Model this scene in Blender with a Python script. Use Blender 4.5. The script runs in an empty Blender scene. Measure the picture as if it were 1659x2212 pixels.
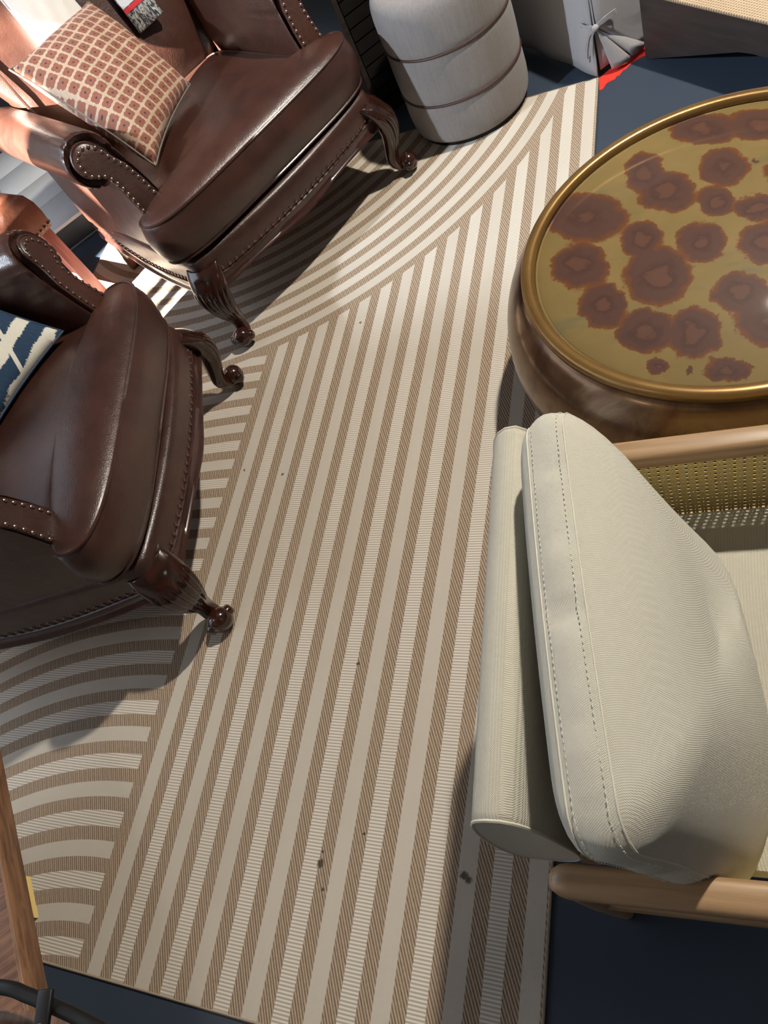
import bpy, bmesh, math, random
from mathutils import Vector, Matrix
random.seed(7)
PI = math.pi
sc = bpy.context.scene
COL = sc.collection

# ------------------------------------------------------------------ camera
CAM_H = 1.5
F_PX = 1600.0
W = Matrix(((0.90771799, -0.04599355, -0.41705233),
            (0.16866826, -0.87012611, 0.46306756),
            (-0.38418624, -0.49067824, -0.78207147)))   # world <- (right, down, forward)
cd = bpy.data.cameras.new('camera')
cam = bpy.data.objects.new('camera', cd)
COL.objects.link(cam)
rx, dn, fw = W.col[0], W.col[1], W.col[2]
mat = Matrix(((rx[0], -dn[0], -fw[0], 0), (rx[1], -dn[1], -fw[1], 0), (rx[2], -dn[2], -fw[2], CAM_H), (0, 0, 0, 1)))
cam.matrix_world = mat
cd.sensor_fit = 'VERTICAL'
cd.sensor_height = 36.0
cd.lens = F_PX / 2212.0 * 36.0
cd.clip_start = 0.02
sc.camera = cam

# ------------------------------------------------------------------ world, sun, lamps, exposure
sc.view_settings.view_transform = 'Standard'
sc.view_settings.look = 'None'
sc.view_settings.exposure = 0.0
sc.view_settings.gamma = 1.0
sc.view_settings.use_curve_mapping = False
wd = bpy.data.worlds.new('world')
sc.world = wd
wd.use_nodes = True
bg = wd.node_tree.nodes['Background']
bg.inputs[0].default_value = (0.72, 0.83, 1.0, 1)
bg.inputs[1].default_value = 1.6


def light(name, kind, loc, target, energy, color, **kw):
    ld = bpy.data.lights.new(name, kind)
    ld.energy = energy
    ld.color = color
    for k, v in kw.items():
        setattr(ld, k, v)
    o = bpy.data.objects.new(name, ld)
    COL.objects.link(o)
    o.location = loc
    if target is not None:
        o.rotation_euler = (Vector(target) - Vector(loc)).to_track_quat('-Z', 'Y').to_euler()
    return o


SUN_TO = Vector((-0.42, -0.75, 0.42)).normalized()
light('sun', 'SUN', SUN_TO * 10, (0, 0, 0), 120.0, (1.0, 0.92, 0.80), angle=math.radians(0.6))
light('window_daylight', 'AREA', (-4.1, 1.0, 1.7), (-1.6, 1.8, 0.2), 62.0, (0.74, 0.85, 1.0),
      shape='RECTANGLE', size=3.1, size_y=2.5)  # area lamp before the closed blind, stands in for daylight through it
light('track_lamp_warm', 'SPOT', (0.62, 2.42, 3.30), (-0.85, 0.75, 0.0), 560.0, (1.0, 0.925, 0.81),
      spot_size=math.radians(120), spot_blend=0.6, shadow_soft_size=0.06)
light('track_lamp_cool', 'SPOT', (-3.0, -0.25, 2.85), (-0.50, 2.65, 0.25), 620.0, (0.76, 0.87, 1.0),
      spot_size=math.radians(30), spot_blend=0.55, shadow_soft_size=0.05)
for lx, ly, e in ((-2.3, -1.0, 18), (1.9, -0.4, 6), (1.8, 3.4, 8)):
    light('ceiling_lamp', 'POINT', (lx, ly, 2.8), None, e, (1.0, 0.91, 0.80), shadow_soft_size=0.18)


# ------------------------------------------------------------------ node helper
class NT:
    def __init__(self, name):
        m = bpy.data.materials.new(name)
        m.use_nodes = True
        self.m = m
        self.t = m.node_tree
        self.b = self.t.nodes['Principled BSDF']

    def n(self, kind, **kw):
        nd = self.t.nodes.new(kind)
        for k, v in kw.items():
            setattr(nd, k, v)
        return nd

    def put(self, sock, v):
        if isinstance(v, bpy.types.NodeSocket):
            self.t.links.new(v, sock)
        elif isinstance(v, (tuple, list)):
            if len(sock.default_value) == 4 and len(v) == 3:
                v = (*v, 1)
            sock.default_value = v
        else:
            sock.default_value = v

    def math(self, op, a, b=0.0, c=None):
        nd = self.n('ShaderNodeMath', operation=op)
        self.put(nd.inputs[0], a)
        self.put(nd.inputs[1], b)
        if c is not None:
            self.put(nd.inputs[2], c)
        return nd.outputs[0]

    def vmath(self, op, a, b=(0, 0, 0)):
        nd = self.n('ShaderNodeVectorMath', operation=op)
        self.put(nd.inputs[0], a)
        self.put(nd.inputs[1], b)
        return nd.outputs['Value'] if op in ('DOT_PRODUCT', 'LENGTH', 'DISTANCE') else nd.outputs[0]

    def mix(self, f, a, b):
        nd = self.n('ShaderNodeMix', data_type='RGBA')
        self.put(nd.inputs[0], f)
        self.put(nd.inputs[6], a)
        self.put(nd.inputs[7], b)
        return nd.outputs[2]

    def smooth(self, v, a, b):
        nd = self.n('ShaderNodeMapRange', interpolation_type='SMOOTHSTEP')
        self.put(nd.inputs[0], v)
        nd.inputs[1].default_value = a
        nd.inputs[2].default_value = b
        return nd.outputs[0]

    def coord(self, which='Object'):
        return self.n('ShaderNodeTexCoord').outputs[which]

    def mapping(self, v, scale=(1, 1, 1), rot=(0, 0, 0), loc=(0, 0, 0)):
        nd = self.n('ShaderNodeMapping')
        self.put(nd.inputs[0], v)
        nd.inputs[1].default_value = loc
        nd.inputs[2].default_value = rot
        nd.inputs[3].default_value = scale
        return nd.outputs[0]

    def noise(self, v, scale=5.0, detail=3.0, rough=0.5, out='Fac', dist=0.0):
        nd = self.n('ShaderNodeTexNoise')
        self.put(nd.inputs['Vector'], v)
        nd.inputs['Scale'].default_value = scale
        nd.inputs['Detail'].default_value = detail
        nd.inputs['Roughness'].default_value = rough
        nd.inputs['Distortion'].default_value = dist
        return nd.outputs[out]

    def ramp(self, f, stops):
        nd = self.n('ShaderNodeValToRGB')
        self.put(nd.inputs[0], f)
        el = nd.color_ramp.elements
        while len(el) < len(stops):
            el.new(0.5)
        for e, (p, c) in zip(el, stops):
            e.position = p
            e.color = (*c, 1)
        return nd.outputs[0]

    def sep(self, v):
        nd = self.n('ShaderNodeSeparateXYZ')
        self.put(nd.inputs[0], v)
        return nd.outputs

    def comb(self, x, y, z=0.0):
        nd = self.n('ShaderNodeCombineXYZ')
        for i, q in enumerate((x, y, z)):
            self.put(nd.inputs[i], q)
        return nd.outputs[0]

    def bump(self, h, strength=0.3, dist=0.002):
        nd = self.n('ShaderNodeBump')
        self.put(nd.inputs['Height'], h)
        nd.inputs['Strength'].default_value = strength
        nd.inputs['Distance'].default_value = dist
        self.t.links.new(nd.outputs[0], self.b.inputs['Normal'])

    def set(self, **kw):
        names = dict(color='Base Color', rough='Roughness', metal='Metallic', coat='Coat Weight', coat_rough='Coat Roughness',
                     spec='Specular IOR Level', sheen='Sheen Weight', emit='Emission Color', emit_s='Emission Strength')
        for k, v in kw.items():
            self.put(self.b.inputs[names[k]], v)
        return self


MAT = {}


def srgb(r, g, b):
    def f(c):
        c /= 255.0
        return c / 12.92 if c < 0.04045 else ((c + 0.055) / 1.055) ** 2.4
    return (f(r), f(g), f(b))


def simple(name, col, rough=0.5, var=0.12, scale=8.0, metal=0.0, coat=0.0, bump=0.0, bscale=120.0, spec=0.5):
    t = NT(name)
    c = t.coord()
    nz = t.noise(c, scale, 4.0, 0.55)
    lo = tuple(max(0, v * (1 - var)) for v in col)
    hi = tuple(min(1, v * (1 + var)) for v in col)
    t.set(color=t.mix(nz, lo, hi), rough=rough, metal=metal, coat=coat, spec=spec)
    if bump:
        t.bump(t.noise(c, bscale, 3.0, 0.6), bump, 0.002)
    MAT[name] = t.m
    return t.m


def leather(name, lo, hi):
    t = NT(name)
    c = t.coord()
    nz = t.noise(c, 5.0, 5.0, 0.6)
    nz2 = t.noise(c, 23.0, 3.0, 0.6)
    f = t.smooth(t.math('ADD', t.math('MULTIPLY', nz, 0.75), t.math('MULTIPLY', nz2, 0.25)), 0.32, 0.68)
    t.set(color=t.mix(f, lo, hi), rough=t.math('MULTIPLY_ADD', nz2, 0.14, 0.30), coat=0.2, coat_rough=0.25, spec=0.55)
    vo = t.n('ShaderNodeTexVoronoi')
    t.put(vo.inputs['Vector'], c)
    vo.inputs['Scale'].default_value = 330.0
    h = t.math('ADD', t.math('MULTIPLY', vo.outputs['Distance'], 0.25), t.math('MULTIPLY', t.noise(c, 11.0, 4.0, 0.55), 2.2))
    t.bump(h, 0.35, 0.004)
    MAT[name] = t.m


def wood(name, lo, hi, rough=0.4, scale=(3, 40, 40), coat=0.0, rot=(0, 0, 0)):
    t = NT(name)
    c = t.mapping(t.coord(), scale, rot)
    nz = t.noise(c, 1.6, 5.0, 0.62, dist=0.6)
    f = t.smooth(nz, 0.3, 0.7)
    t.set(color=t.mix(f, lo, hi), rough=rough, coat=coat, coat_rough=0.12)
    t.bump(nz, 0.12, 0.001)
    MAT[name] = t.m


def fabric(name, lo, hi, pitch=0.0022, bump=0.5, rough=0.9, diag=False, ribs=0.0, streak=0.0):
    t = NT(name)
    c = t.coord()
    x, y, z = t.sep(c)
    k = 2 * PI / pitch
    u = t.math('SINE', t.math('MULTIPLY', t.math('ADD', y, t.math('MULTIPLY', x, 0.35 if diag else 0.0)), k))
    v = t.math('SINE', t.math('MULTIPLY', t.math('ADD', z, x), k))
    wv = t.math('MULTIPLY', u, v)
    if ribs:
        wv = t.math('ADD', t.math('MULTIPLY', wv, 0.5), t.math('MULTIPLY', t.math('SINE', t.math('MULTIPLY', t.math('ADD', x, z), 2 * PI / ribs)), 0.5))
    nz = t.noise(c, 90.0, 4.0, 0.7)
    big = t.noise(c, 6.0, 2.0, 0.5)
    if streak:
        big = t.noise(t.mapping(c, (150, 150, 7)), 1.0, 4.0, 0.7)
        big = t.math('MULTIPLY_ADD', t.math('SUBTRACT', big, 0.5), streak, 0.5)
    f = t.math('ADD', t.math('MULTIPLY_ADD', wv, 0.22, 0.25), t.math('ADD', t.math('MULTIPLY', nz, 0.35), t.math('MULTIPLY', big, 0.2)))
    t.set(color=t.mix(f, lo, hi), rough=rough, sheen=0.15, spec=0.2)
    t.bump(t.math('ADD', wv, t.math('MULTIPLY', nz, 0.8)), bump, 0.0012)
    MAT[name] = t.m


leather('leather', (0.030, 0.0115, 0.0083), (0.058, 0.0208, 0.0130))
leather('leather_tan', (0.16, 0.055, 0.032), (0.26, 0.095, 0.055))
wood('leg_wood', (0.014, 0.0052, 0.0036), (0.042, 0.0120, 0.0062), 0.16, (18, 18, 6), 0.6)
wood('rail_wood', (0.030, 0.011, 0.009), (0.056, 0.020, 0.015), 0.28, (14, 14, 40), 0.3)
wood('red_wood', (0.30, 0.10, 0.085), (0.42, 0.16, 0.13), 0.35, (30, 30, 5))
wood('ash_wood', (0.29, 0.175, 0.085), (0.41, 0.26, 0.14), 0.42, (2.5, 55, 55), 0.1)
wood('walnut', (0.085, 0.036, 0.019), (0.24, 0.115, 0.058), 0.45, (60, 6, 60))
wood('walnut_edge', (0.10, 0.045, 0.022), (0.27, 0.135, 0.068), 0.45, (6, 60, 60))
wood('dark_panel', (0.022, 0.0155, 0.0135), (0.040, 0.029, 0.025), 0.5, (4, 30, 30))
wood('black_cabinet', (0.006, 0.005, 0.005), (0.014, 0.011, 0.010), 0.45, (4, 30, 30))
fabric('linen_grey', srgb(108, 102, 99), srgb(156, 150, 147), 0.0026, 0.3, streak=3.0)
fabric('slip_grey', srgb(150, 147, 148), srgb(176, 174, 175), 0.0018, 0.2)
fabric('cream', srgb(176, 172, 157), srgb(211, 207, 194), 0.0024, 0.35, diag=True)
fabric('cream_rib', srgb(172, 167, 150), srgb(211, 206, 190), 0.0026, 0.5, ribs=0.0042)
simple('thread', srgb(206, 201, 184), 0.8)
simple('piping_brown', (0.06, 0.026, 0.02), 0.5)
simple('nail_metal', (0.20, 0.125, 0.10), 0.25, metal=0.8)
simple('black_metal', (0.006, 0.0055, 0.0055), 0.5, spec=0.3)
simple('screw_metal', (0.50, 0.48, 0.46), 0.35, metal=0.5)
simple('cane', srgb(222, 200, 136), 0.6, 0.12, 60)
simple('red_tape', (0.85, 0.035, 0.022), 0.55, 0.1, 30)
simple('gold_strip', srgb(226, 196, 122), 0.4)
simple('white_cotton', srgb(228, 226, 222), 0.9, 0.05, 20, bump=0.2)
simple('plaster', (0.50, 0.49, 0.47), 0.85, 0.05)
simple('ceiling_paint', (0.26, 0.26, 0.27), 0.9, 0.05)
simple('tile_grey', srgb(216, 217, 219), 0.5, 0.06, 30)
simple('tile_joint', srgb(110, 112, 116), 0.8)
simple('step_paint', (0.020, 0.026, 0.038), 0.45)
simple('frame_metal', (0.05, 0.05, 0.055), 0.4)


def floor_material():
    t = NT('floor_paint')
    c = t.coord()
    a = t.noise(c, 1.3, 5.0, 0.6)
    b = t.noise(t.mapping(c, (6, 60, 1), (0, 0, 0.7)), 1.0, 6.0, 0.7)
    col = t.mix(a, (0.026, 0.038, 0.058), (0.044, 0.060, 0.084))
    scuff = t.smooth(b, 0.70, 0.78)
    col = t.mix(t.math('MULTIPLY', scuff, 0.16), col, (0.16, 0.19, 0.22))
    t.set(color=col, rough=t.math('MULTIPLY_ADD', a, 0.2, 0.38), spec=0.4)
    t.bump(t.noise(c, 40.0, 3.0, 0.5), 0.05, 0.002)
    MAT['floor_paint'] = t.m


floor_material()


def rug_material():
    t = NT('rug_weave')
    c = t.coord()
    x, y, z = t.sep(c)
    P = 0.0671
    LW = 0.56
    p2 = t.comb(x, y, 0.0)
    r1 = t.vmath('DISTANCE', p2, (-1.33, -0.713, 0))
    r2 = t.vmath('DISTANCE', p2, (-1.80, 2.872, 0))
    us = t.math('DIVIDE', t.math('ADD', x, 1.297), P)
    ul = t.math('DIVIDE', t.math('SUBTRACT', r1, 0.939 - LW * P), P)
    uu = t.math('DIVIDE', t.math('SUBTRACT', 1.401, r2), P)
    in_up = t.math('LESS_THAN', r2, 1.431)
    in_left = t.math('LESS_THAN', x, -1.331)

    def sel(f, a, b):   # f ? b : a
        return t.math('ADD', t.math('MULTIPLY', t.math('SUBTRACT', 1.0, f), a), t.math('MULTIPLY', f, b))
    u = sel(in_up, sel(in_left, us, ul), uu)
    fr = t.math('FRACT', u)
    light_m = t.math('MULTIPLY', t.smooth(fr, 0.0, 0.02), t.math('SUBTRACT', 1.0, t.smooth(fr, LW - 0.02, LW)))
    par = t.math('MODULO', t.math('ADD', t.math('ADD', t.math('FLOOR', u), 40.0), t.math('MULTIPLY', in_left, t.math('SUBTRACT', 1.0, in_up))), 2.0)   # 0 or 1
    gap = t.math('MULTIPLY', t.math('LESS_THAN', x, -1.2975), t.math('GREATER_THAN', x, -1.331))
    gap = t.math('MULTIPLY', gap, t.math('SUBTRACT', 1.0, in_up))
    light_m = t.math('MULTIPLY', light_m, t.math('SUBTRACT', 1.0, gap))

    def s(v, pitch, ph=None):
        a = t.math('MULTIPLY', v, 2 * PI / pitch)
        if ph is not None:
            a = t.math('ADD', a, ph)
        return t.math('SINE', a)
    row = t.math('FLOOR', t.math('DIVIDE', y, 0.0080))
    st = t.math('MULTIPLY', s(t.math('ADD', x, t.math('MULTIPLY', y, 0.47)), 0.0064), t.math('MULTIPLY_ADD', t.math('ABSOLUTE', s(y, 0.0180, t.math('MULTIPLY', x, 700.0))), 0.7, 0.45))
    st = t.math('MULTIPLY_ADD', st, 0.5, 0.5)
    jit = t.noise(t.mapping(c, (320, 130, 1)), 1.0, 2.0, 0.6)
    stj = t.math('ADD', t.math('MULTIPLY', st, 0.85), t.math('MULTIPLY', t.math('SUBTRACT', jit, 0.4), 0.5))
    dark_c = t.mix(stj, (0.145, 0.096, 0.062), (0.520, 0.405, 0.295))
    fine = t.math('MULTIPLY_ADD', t.math('MULTIPLY', s(x, 0.0036), s(y, 0.0036)), 0.5, 0.5)
    fine_c = t.mix(fine, (0.470, 0.415, 0.345), (0.620, 0.562, 0.482))
    bar = t.math('MULTIPLY_ADD', s(y, 0.0066), 0.5, 0.5)
    bar_c = t.mix(bar, (0.405, 0.348, 0.282), (0.715, 0.660, 0.580))
    light_c = t.mix(par, fine_c, bar_c)
    col = t.mix(light_m, dark_c, light_c)
    # plain woven border at the outer edges
    big = t.noise(c, 2.3, 4.0, 0.6)
    col = t.mix(t.math('MULTIPLY', t.smooth(big, 0.45, 0.75), 0.16), col, (0.36, 0.29, 0.215))
    # small dirt spots trodden into the weave
    wob = t.vmath('ADD', p2, t.vmath('SCALE', t.noise(c, 160.0, 2.0, 0.5, 'Color'), (0, 0, 0)))
    wn = [n for n in t.t.nodes if n.bl_idname == 'ShaderNodeVectorMath' and n.operation == 'SCALE'][-1]
    wn.inputs['Scale'].default_value = 0.010
    dirt = None
    for (dx, dy, rr) in DIRT:
        d = t.vmath('DISTANCE', wob, (dx + 0.005, dy + 0.005, 0.005))
        m = t.math('SUBTRACT', 1.0, t.smooth(d, rr * 0.45, rr))
        dirt = m if dirt is None else t.math('MAXIMUM', dirt, m)
    col = t.mix(t.math('MULTIPLY', dirt, 0.85), col, (0.035, 0.028, 0.022))
    t.set(color=col, rough=0.92, spec=0.15, sheen=0.1)
    h = sel(light_m, t.math('MULTIPLY', stj, 1.0), t.math('ADD', t.math('MULTIPLY', sel(par, fine, bar), 0.6), 0.7))
    t.bump(h, 0.55, 0.0016)
    MAT['rug_weave'] = t.m


# ------------------------------------------------------------------ photograph <-> world helpers (measuring only)
def px(u, v, z=0.0):
    r = W @ Vector(((u - 829.5) / F_PX, (v - 1106.0) / F_PX, 1.0))
    k = (z - CAM_H) / r.z
    return Vector((r.x * k, r.y * k, z))


DIRT = []
for u_, v_, r_ in ((695, 1866, 0.011), (700, 1840, 0.005), (1004, 1892, 0.011), (1014, 1901, 0.010), (775, 1436, 0.006), (700, 1922, 0.005),
                   (790, 1802, 0.005), (612, 1027, 0.006), (780, 700, 0.006), (530, 1018, 0.005)):
    q_ = px(u_, v_)
    DIRT.append((q_.x, q_.y, r_))
rug_material()


# ------------------------------------------------------------------ mesh helpers
class MB:
    def __init__(self):
        self.v = []
        self.f = []

    def add(self, verts, faces):
        b = len(self.v)
        self.v += [tuple(p) for p in verts]
        self.f += [tuple(i + b for i in f) for f in faces]
        return self

    def box(self, x0, x1, y0, y1, z0, z1, M=None):
        vs = [Vector((x, y, z)) for x in (x0, x1) for y in (y0, y1) for z in (z0, z1)]
        if M is not None:
            vs = [M @ p for p in vs]
        return self.add(vs, [(0, 1, 3, 2), (4, 6, 7, 5), (0, 4, 5, 1), (2, 3, 7, 6), (0, 2, 6, 4), (1, 5, 7, 3)])

    def loft(self, rings, closed=True, cap0=True, cap1=True):
        n = len(rings[0])
        vs = [p for r in rings for p in r]
        fs = []
        m = n if closed else n - 1
        for i in range(len(rings) - 1):
            for j in range(m):
                k = (j + 1) % n
                fs.append((i * n + j, i * n + k, (i + 1) * n + k, (i + 1) * n + j))
        if cap0:
            fs.append(tuple(range(n - 1, -1, -1)))
        if cap1:
            fs.append(tuple((len(rings) - 1) * n + j for j in range(n)))
        return self.add(vs, fs)

    def tube(self, path, r, n=8, closed=False, caps=True):
        path = [Vector(p) for p in path]
        m = len(path)
        rad = r if isinstance(r, (list, tuple)) else [r] * m
        up = None
        rings = []
        for i, p in enumerate(path):
            if closed:
                d = path[(i + 1) % m] - path[i - 1]
            else:
                d = path[min(i + 1, m - 1)] - path[max(i - 1, 0)]
            d.normalize()
            if up is None:
                up = d.orthogonal().normalized()
            else:
                up = (up - d * up.dot(d))
                if up.length < 1e-6:
                    up = d.orthogonal()
                up.normalize()
            s = d.cross(up)
            rings.append([p + (up * math.cos(2 * PI * j / n) + s * math.sin(2 * PI * j / n)) * rad[i] for j in range(n)])
        if closed:
            rings.append(rings[0])
            # choose best twist match
            return self.loft(rings, True, False, False)
        return self.loft(rings, True, caps, caps)

    def lathe(self, prof, c=(0, 0, 0), n=96):
        rings = []
        for r, z in prof:
            rings.append([Vector((c[0] + r * math.cos(2 * PI * j / n), c[1] + r * math.sin(2 * PI * j / n), c[2] + z)) for j in range(n)])
        return self.loft(rings, True, prof[0][0] > 1e-6, prof[-1][0] > 1e-6)

    def ball(self, c, rx, ry=None, rz=None, nu=16, nv=10, M=None):
        ry = ry or rx
        rz = rz or rx
        c = Vector(c)
        rings = []
        for i in range(1, nv):
            a = PI * i / nv
            rg = []
            for j in range(nu):
                b = 2 * PI * j / nu
                p = Vector((rx * math.sin(a) * math.cos(b), ry * math.sin(a) * math.sin(b), -rz * math.cos(a)))
                if M is not None:
                    p = M @ p
                rg.append(c + p)
            rings.append(rg)
        b0 = len(self.v)
        self.loft(rings, True, False, False)
        lo = Vector((0, 0, -rz))
        hi = Vector((0, 0, rz))
        if M is not None:
            lo, hi = M @ lo, M @ hi
        self.v += [tuple(c + lo), tuple(c + hi)]
        L = len(self.v)
        last = b0 + (nv - 2) * nu
        for j in range(nu):
            k = (j + 1) % nu
            self.f.append((L - 2, b0 + k, b0 + j))
            self.f.append((L - 1, last + j, last + k))
        return self

    def mesh(self, name, smooth=True, angle=40):
        me = bpy.data.meshes.new(name)
        me.from_pydata(self.v, [], self.f)
        me.validate()
        bm = bmesh.new()
        bm.from_mesh(me)
        bmesh.ops.remove_doubles(bm, verts=bm.verts, dist=1e-5)
        bmesh.ops.recalc_face_normals(bm, faces=bm.faces)
        bm.to_mesh(me)
        bm.free()
        if smooth:
            me.polygons.foreach_set('use_smooth', [True] * len(me.polygons))
            me.set_sharp_from_angle(angle=math.radians(angle))
        return me


def obj(name, mb, mat, parent=None, smooth=True, angle=40, label=None):
    me = mb.mesh(name, smooth, angle) if isinstance(mb, MB) else mb
    if not me.materials:
        me.materials.append(MAT[mat])
    o = bpy.data.objects.new(name, me)
    COL.objects.link(o)
    if parent is not None:
        o.parent = parent
    if label:
        o['label'] = label
    return o


def tag(o, label, cat, group=None):
    o['label'] = label
    o['category'] = cat
    if group:
        o['group'] = group
    return o


def struct(o):
    o['kind'] = 'structure'
    return o


def thing(name, label, cat, loc, rotz=0.0, group=None):
    o = bpy.data.objects.new(name, None)
    COL.objects.link(o)
    o.empty_display_size = 0.1
    o.location = loc
    o.rotation_euler = (0, 0, rotz)
    return tag(o, label, cat, group)


def bevel_mesh(mb, width, seg=3, angle=30):
    me = mb.mesh('m', False)
    bm = bmesh.new()
    bm.from_mesh(me)
    es = [e for e in bm.edges if len(e.link_faces) == 2 and e.calc_face_angle(0) > math.radians(angle)]
    bmesh.ops.bevel(bm, geom=es, offset=width, segments=seg, affect='EDGES', profile=0.5)
    bm.to_mesh(me)
    bm.free()
    me.polygons.foreach_set('use_smooth', [True] * len(me.polygons))
    me.set_sharp_from_angle(angle=math.radians(50))
    return me


def resample(pts, n, closed=True):
    pts = [Vector(p) for p in pts]
    q = pts + [pts[0]] if closed else pts
    d = [0.0]
    for a, b in zip(q, q[1:]):
        d.append(d[-1] + (b - a).length)
    out = []
    tot = d[-1]
    i = 0
    m = n if closed else n - 1
    for k in range(n):
        s = tot * k / m
        while i < len(d) - 2 and d[i + 1] < s:
            i += 1
        f = (s - d[i]) / max(1e-9, d[i + 1] - d[i])
        out.append(q[i].lerp(q[i + 1], min(1, f)))
    return out


def smooth_loop(pts, it=2, closed=True):
    pts = [Vector(p) for p in pts]
    for _ in range(it):
        o = []
        n = len(pts)
        for i in range(n if closed else n - 1):
            a, b = pts[i], pts[(i + 1) % n]
            o += [a.lerp(b, 0.25), a.lerp(b, 0.75)]
        if not closed:
            o = [pts[0]] + o + [pts[-1]]
        pts = o
    return pts


def catmull(pts, n):
    pts = [Vector(p) for p in pts]
    out = []
    m = len(pts)
    for i in range(m - 1):
        p0, p1, p2, p3 = pts[max(i - 1, 0)], pts[i], pts[i + 1], pts[min(i + 2, m - 1)]
        for k in range(n):
            t = k / n
            out.append(0.5 * ((2 * p1) + (p2 - p0) * t + (2 * p0 - 5 * p1 + 4 * p2 - p3) * t * t + (3 * p1 - p0 - 3 * p2 + p3) * t ** 3))
    out.append(pts[-1])
    return out


# ------------------------------------------------------------------ the setting
fl = MB().box(-4.2, 4.0, -4.0, 6.0, -0.1, 0.0)
struct(obj('floor', fl, 'floor_paint', smooth=False))
struct(obj('ceiling', MB().box(-4.4, 4.2, -4.2, 6.2, 3.6, 3.7), 'ceiling_paint', smooth=False))
struct(obj('wall_right', MB().box(4.0, 4.2, -4.2, 6.2, -0.1, 3.6), 'plaster', smooth=False))
struct(obj('wall_front', MB().box(-4.4, 4.0, -4.2, -4.0, -0.1, 3.6), 'plaster', smooth=False))
struct(obj('wall_back', MB().box(-4.4, 4.0, 6.0, 6.2, -0.1, 3.6), 'plaster', smooth=False))
WZ0, WZ1 = 0.25, 3.40
WIN1 = (-2.75, -0.90)       # clear pane: the low sun comes in here
WIN2 = (-0.50, 2.50)        # added second opening; its blind blocks direct sun behind the area lamp
wl = MB()
for a, b in ((-4.0, WIN1[0]), (WIN1[1], WIN2[0]), (WIN2[1], 6.0)):
    wl.box(-4.4, -4.2, a, b, -0.1, 3.6)
for a, b in (WIN1, WIN2):
    wl.box(-4.4, -4.2, a, b, -0.1, WZ0).box(-4.4, -4.2, a, b, WZ1, 3.6)
struct(obj('wall_left', wl, 'plaster', smooth=False))
for k_, (a, b) in enumerate((WIN1, WIN2)):
    wf = MB()
    for yy in (a, (a + b) / 2, b):
        if k_ == 0 and a < yy < b:
            continue
        wf.box(-4.33, -4.27, yy - 0.03, yy + 0.03, WZ0, WZ1)
    for zz in (WZ0 + 0.02, WZ1 - 0.02):
        wf.box(-4.33, -4.27, a, b, zz - 0.03, zz + 0.03)
    if k_ == 0:  # added band and bars shape the sun patch; band shades the armchair side
        wf.box(-4.33, -4.27, a, b, 2.57, 2.86)
        for yy in (-2.42, -2.20):
            wf.box(-4.33, -4.27, yy - 0.035, yy + 0.035, WZ0, 2.57)
    wo = struct(obj('window_%d' % (k_ + 1), wf, 'frame_metal', smooth=False))
    if k_ == 1:
        obj('roller_blind', MB().box(-4.262, -4.258, a + 0.01, b - 0.01, WZ0, WZ1), 'white_cotton', wo, smooth=False)  # unseen blind added to keep direct sun off the platform

# raised display platform (upper left), tiled
e0 = Vector((-2.651, 2.332, 0))
ed = Vector((0.76, 0.65, 0)).normalized()
en = Vector((-ed.y, ed.x, 0))
PM = Matrix(((ed.x, en.x, 0, e0.x), (ed.y, en.y, 0, e0.y), (0, 0, 1, 0), (0, 0, 0, 1)))
pf = thing('display_platform', 'low platform of pale grey tiles with a dark painted edge behind the leather armchairs', 'platform', e0, math.atan2(ed.y, ed.x))
PL0, PL1, PD = -0.9, 0.62, 1.2
obj('plinth', MB().box(PL0, PL1, 0.0, PD, 0.0, 0.094), 'step_paint', pf, smooth=False)
obj('edge_trim', MB().tube([(PL0, -0.002, 0.004), (PL1, -0.002, 0.004)], 0.005, 6), 'tile_joint', pf)
tile_w, tile_d = 0.38, 0.3
tm = bevel_mesh(MB().box(0.002, tile_w - 0.002, 0.002, tile_d - 0.002, 0.0, 0.016), 0.002, 1)
tm.materials.append(MAT['tile_grey'])
for i in range(4):
    for j in range(4):
        o = obj('tile', tm, 'tile_grey', pf)
        o.location = (PL0 + i * tile_w, j * tile_d, 0.094)

# ------------------------------------------------------------------ rug
RX0, RX1, RY0, RY1 = -2.395, -0.316, -0.236, 2.522
rug = thing('rug', 'beige and cream flatweave rug with straight and curved stripes', 'rug', (0, 0, 0))
nx, ny = 60, 80
rv = []
for j in range(ny + 1):
    for i in range(nx + 1):
        x = RX0 + (RX1 - RX0) * i / nx
        y = RY0 + (RY1 - RY0) * j / ny
        z = 0.006 + 0.0006 * math.sin(7 * x + 3 * y) * math.sin(5 * y)
        rv.append((x, y, z))
rf = [(j * (nx + 1) + i, j * (nx + 1) + i + 1, (j + 1) * (nx + 1) + i + 1, (j + 1) * (nx + 1) + i) for j in range(ny) for i in range(nx)]
nb = len(rv)
edge = [(j * (nx + 1) + i) for j, i in [(0, i) for i in range(nx + 1)] + [(j, nx) for j in range(1, ny + 1)] + [(ny, i) for i in range(nx - 1, -1, -1)] + [(j, 0) for j in range(ny - 1, 0, -1)]]
for e in edge:
    rv.append((rv[e][0], rv[e][1], 0.0))
ne = len(edge)
for k in range(ne):
    rf.append((edge[k], nb + k, nb + (k + 1) % ne, edge[(k + 1) % ne]))
rm = MB()
rm.add(rv, rf)
obj('field', rm, 'rug_weave', rug)
simple('rug_edge', (0.34, 0.27, 0.20), 0.9, 0.15, 60)
hz = 0.004
hem = MB()
for a, b in (((RX0, RY0), (RX1, RY0)), ((RX1, RY0), (RX1, RY1)), ((RX1, RY1), (RX0, RY1)), ((RX0, RY1), (RX0, RY0))):
    hem.tube([Vector((*a, hz)).lerp(Vector((*b, hz)), k / 20) for k in range(21)], 0.0032, 6)
obj('hem', hem, 'rug_edge', rug)


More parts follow.
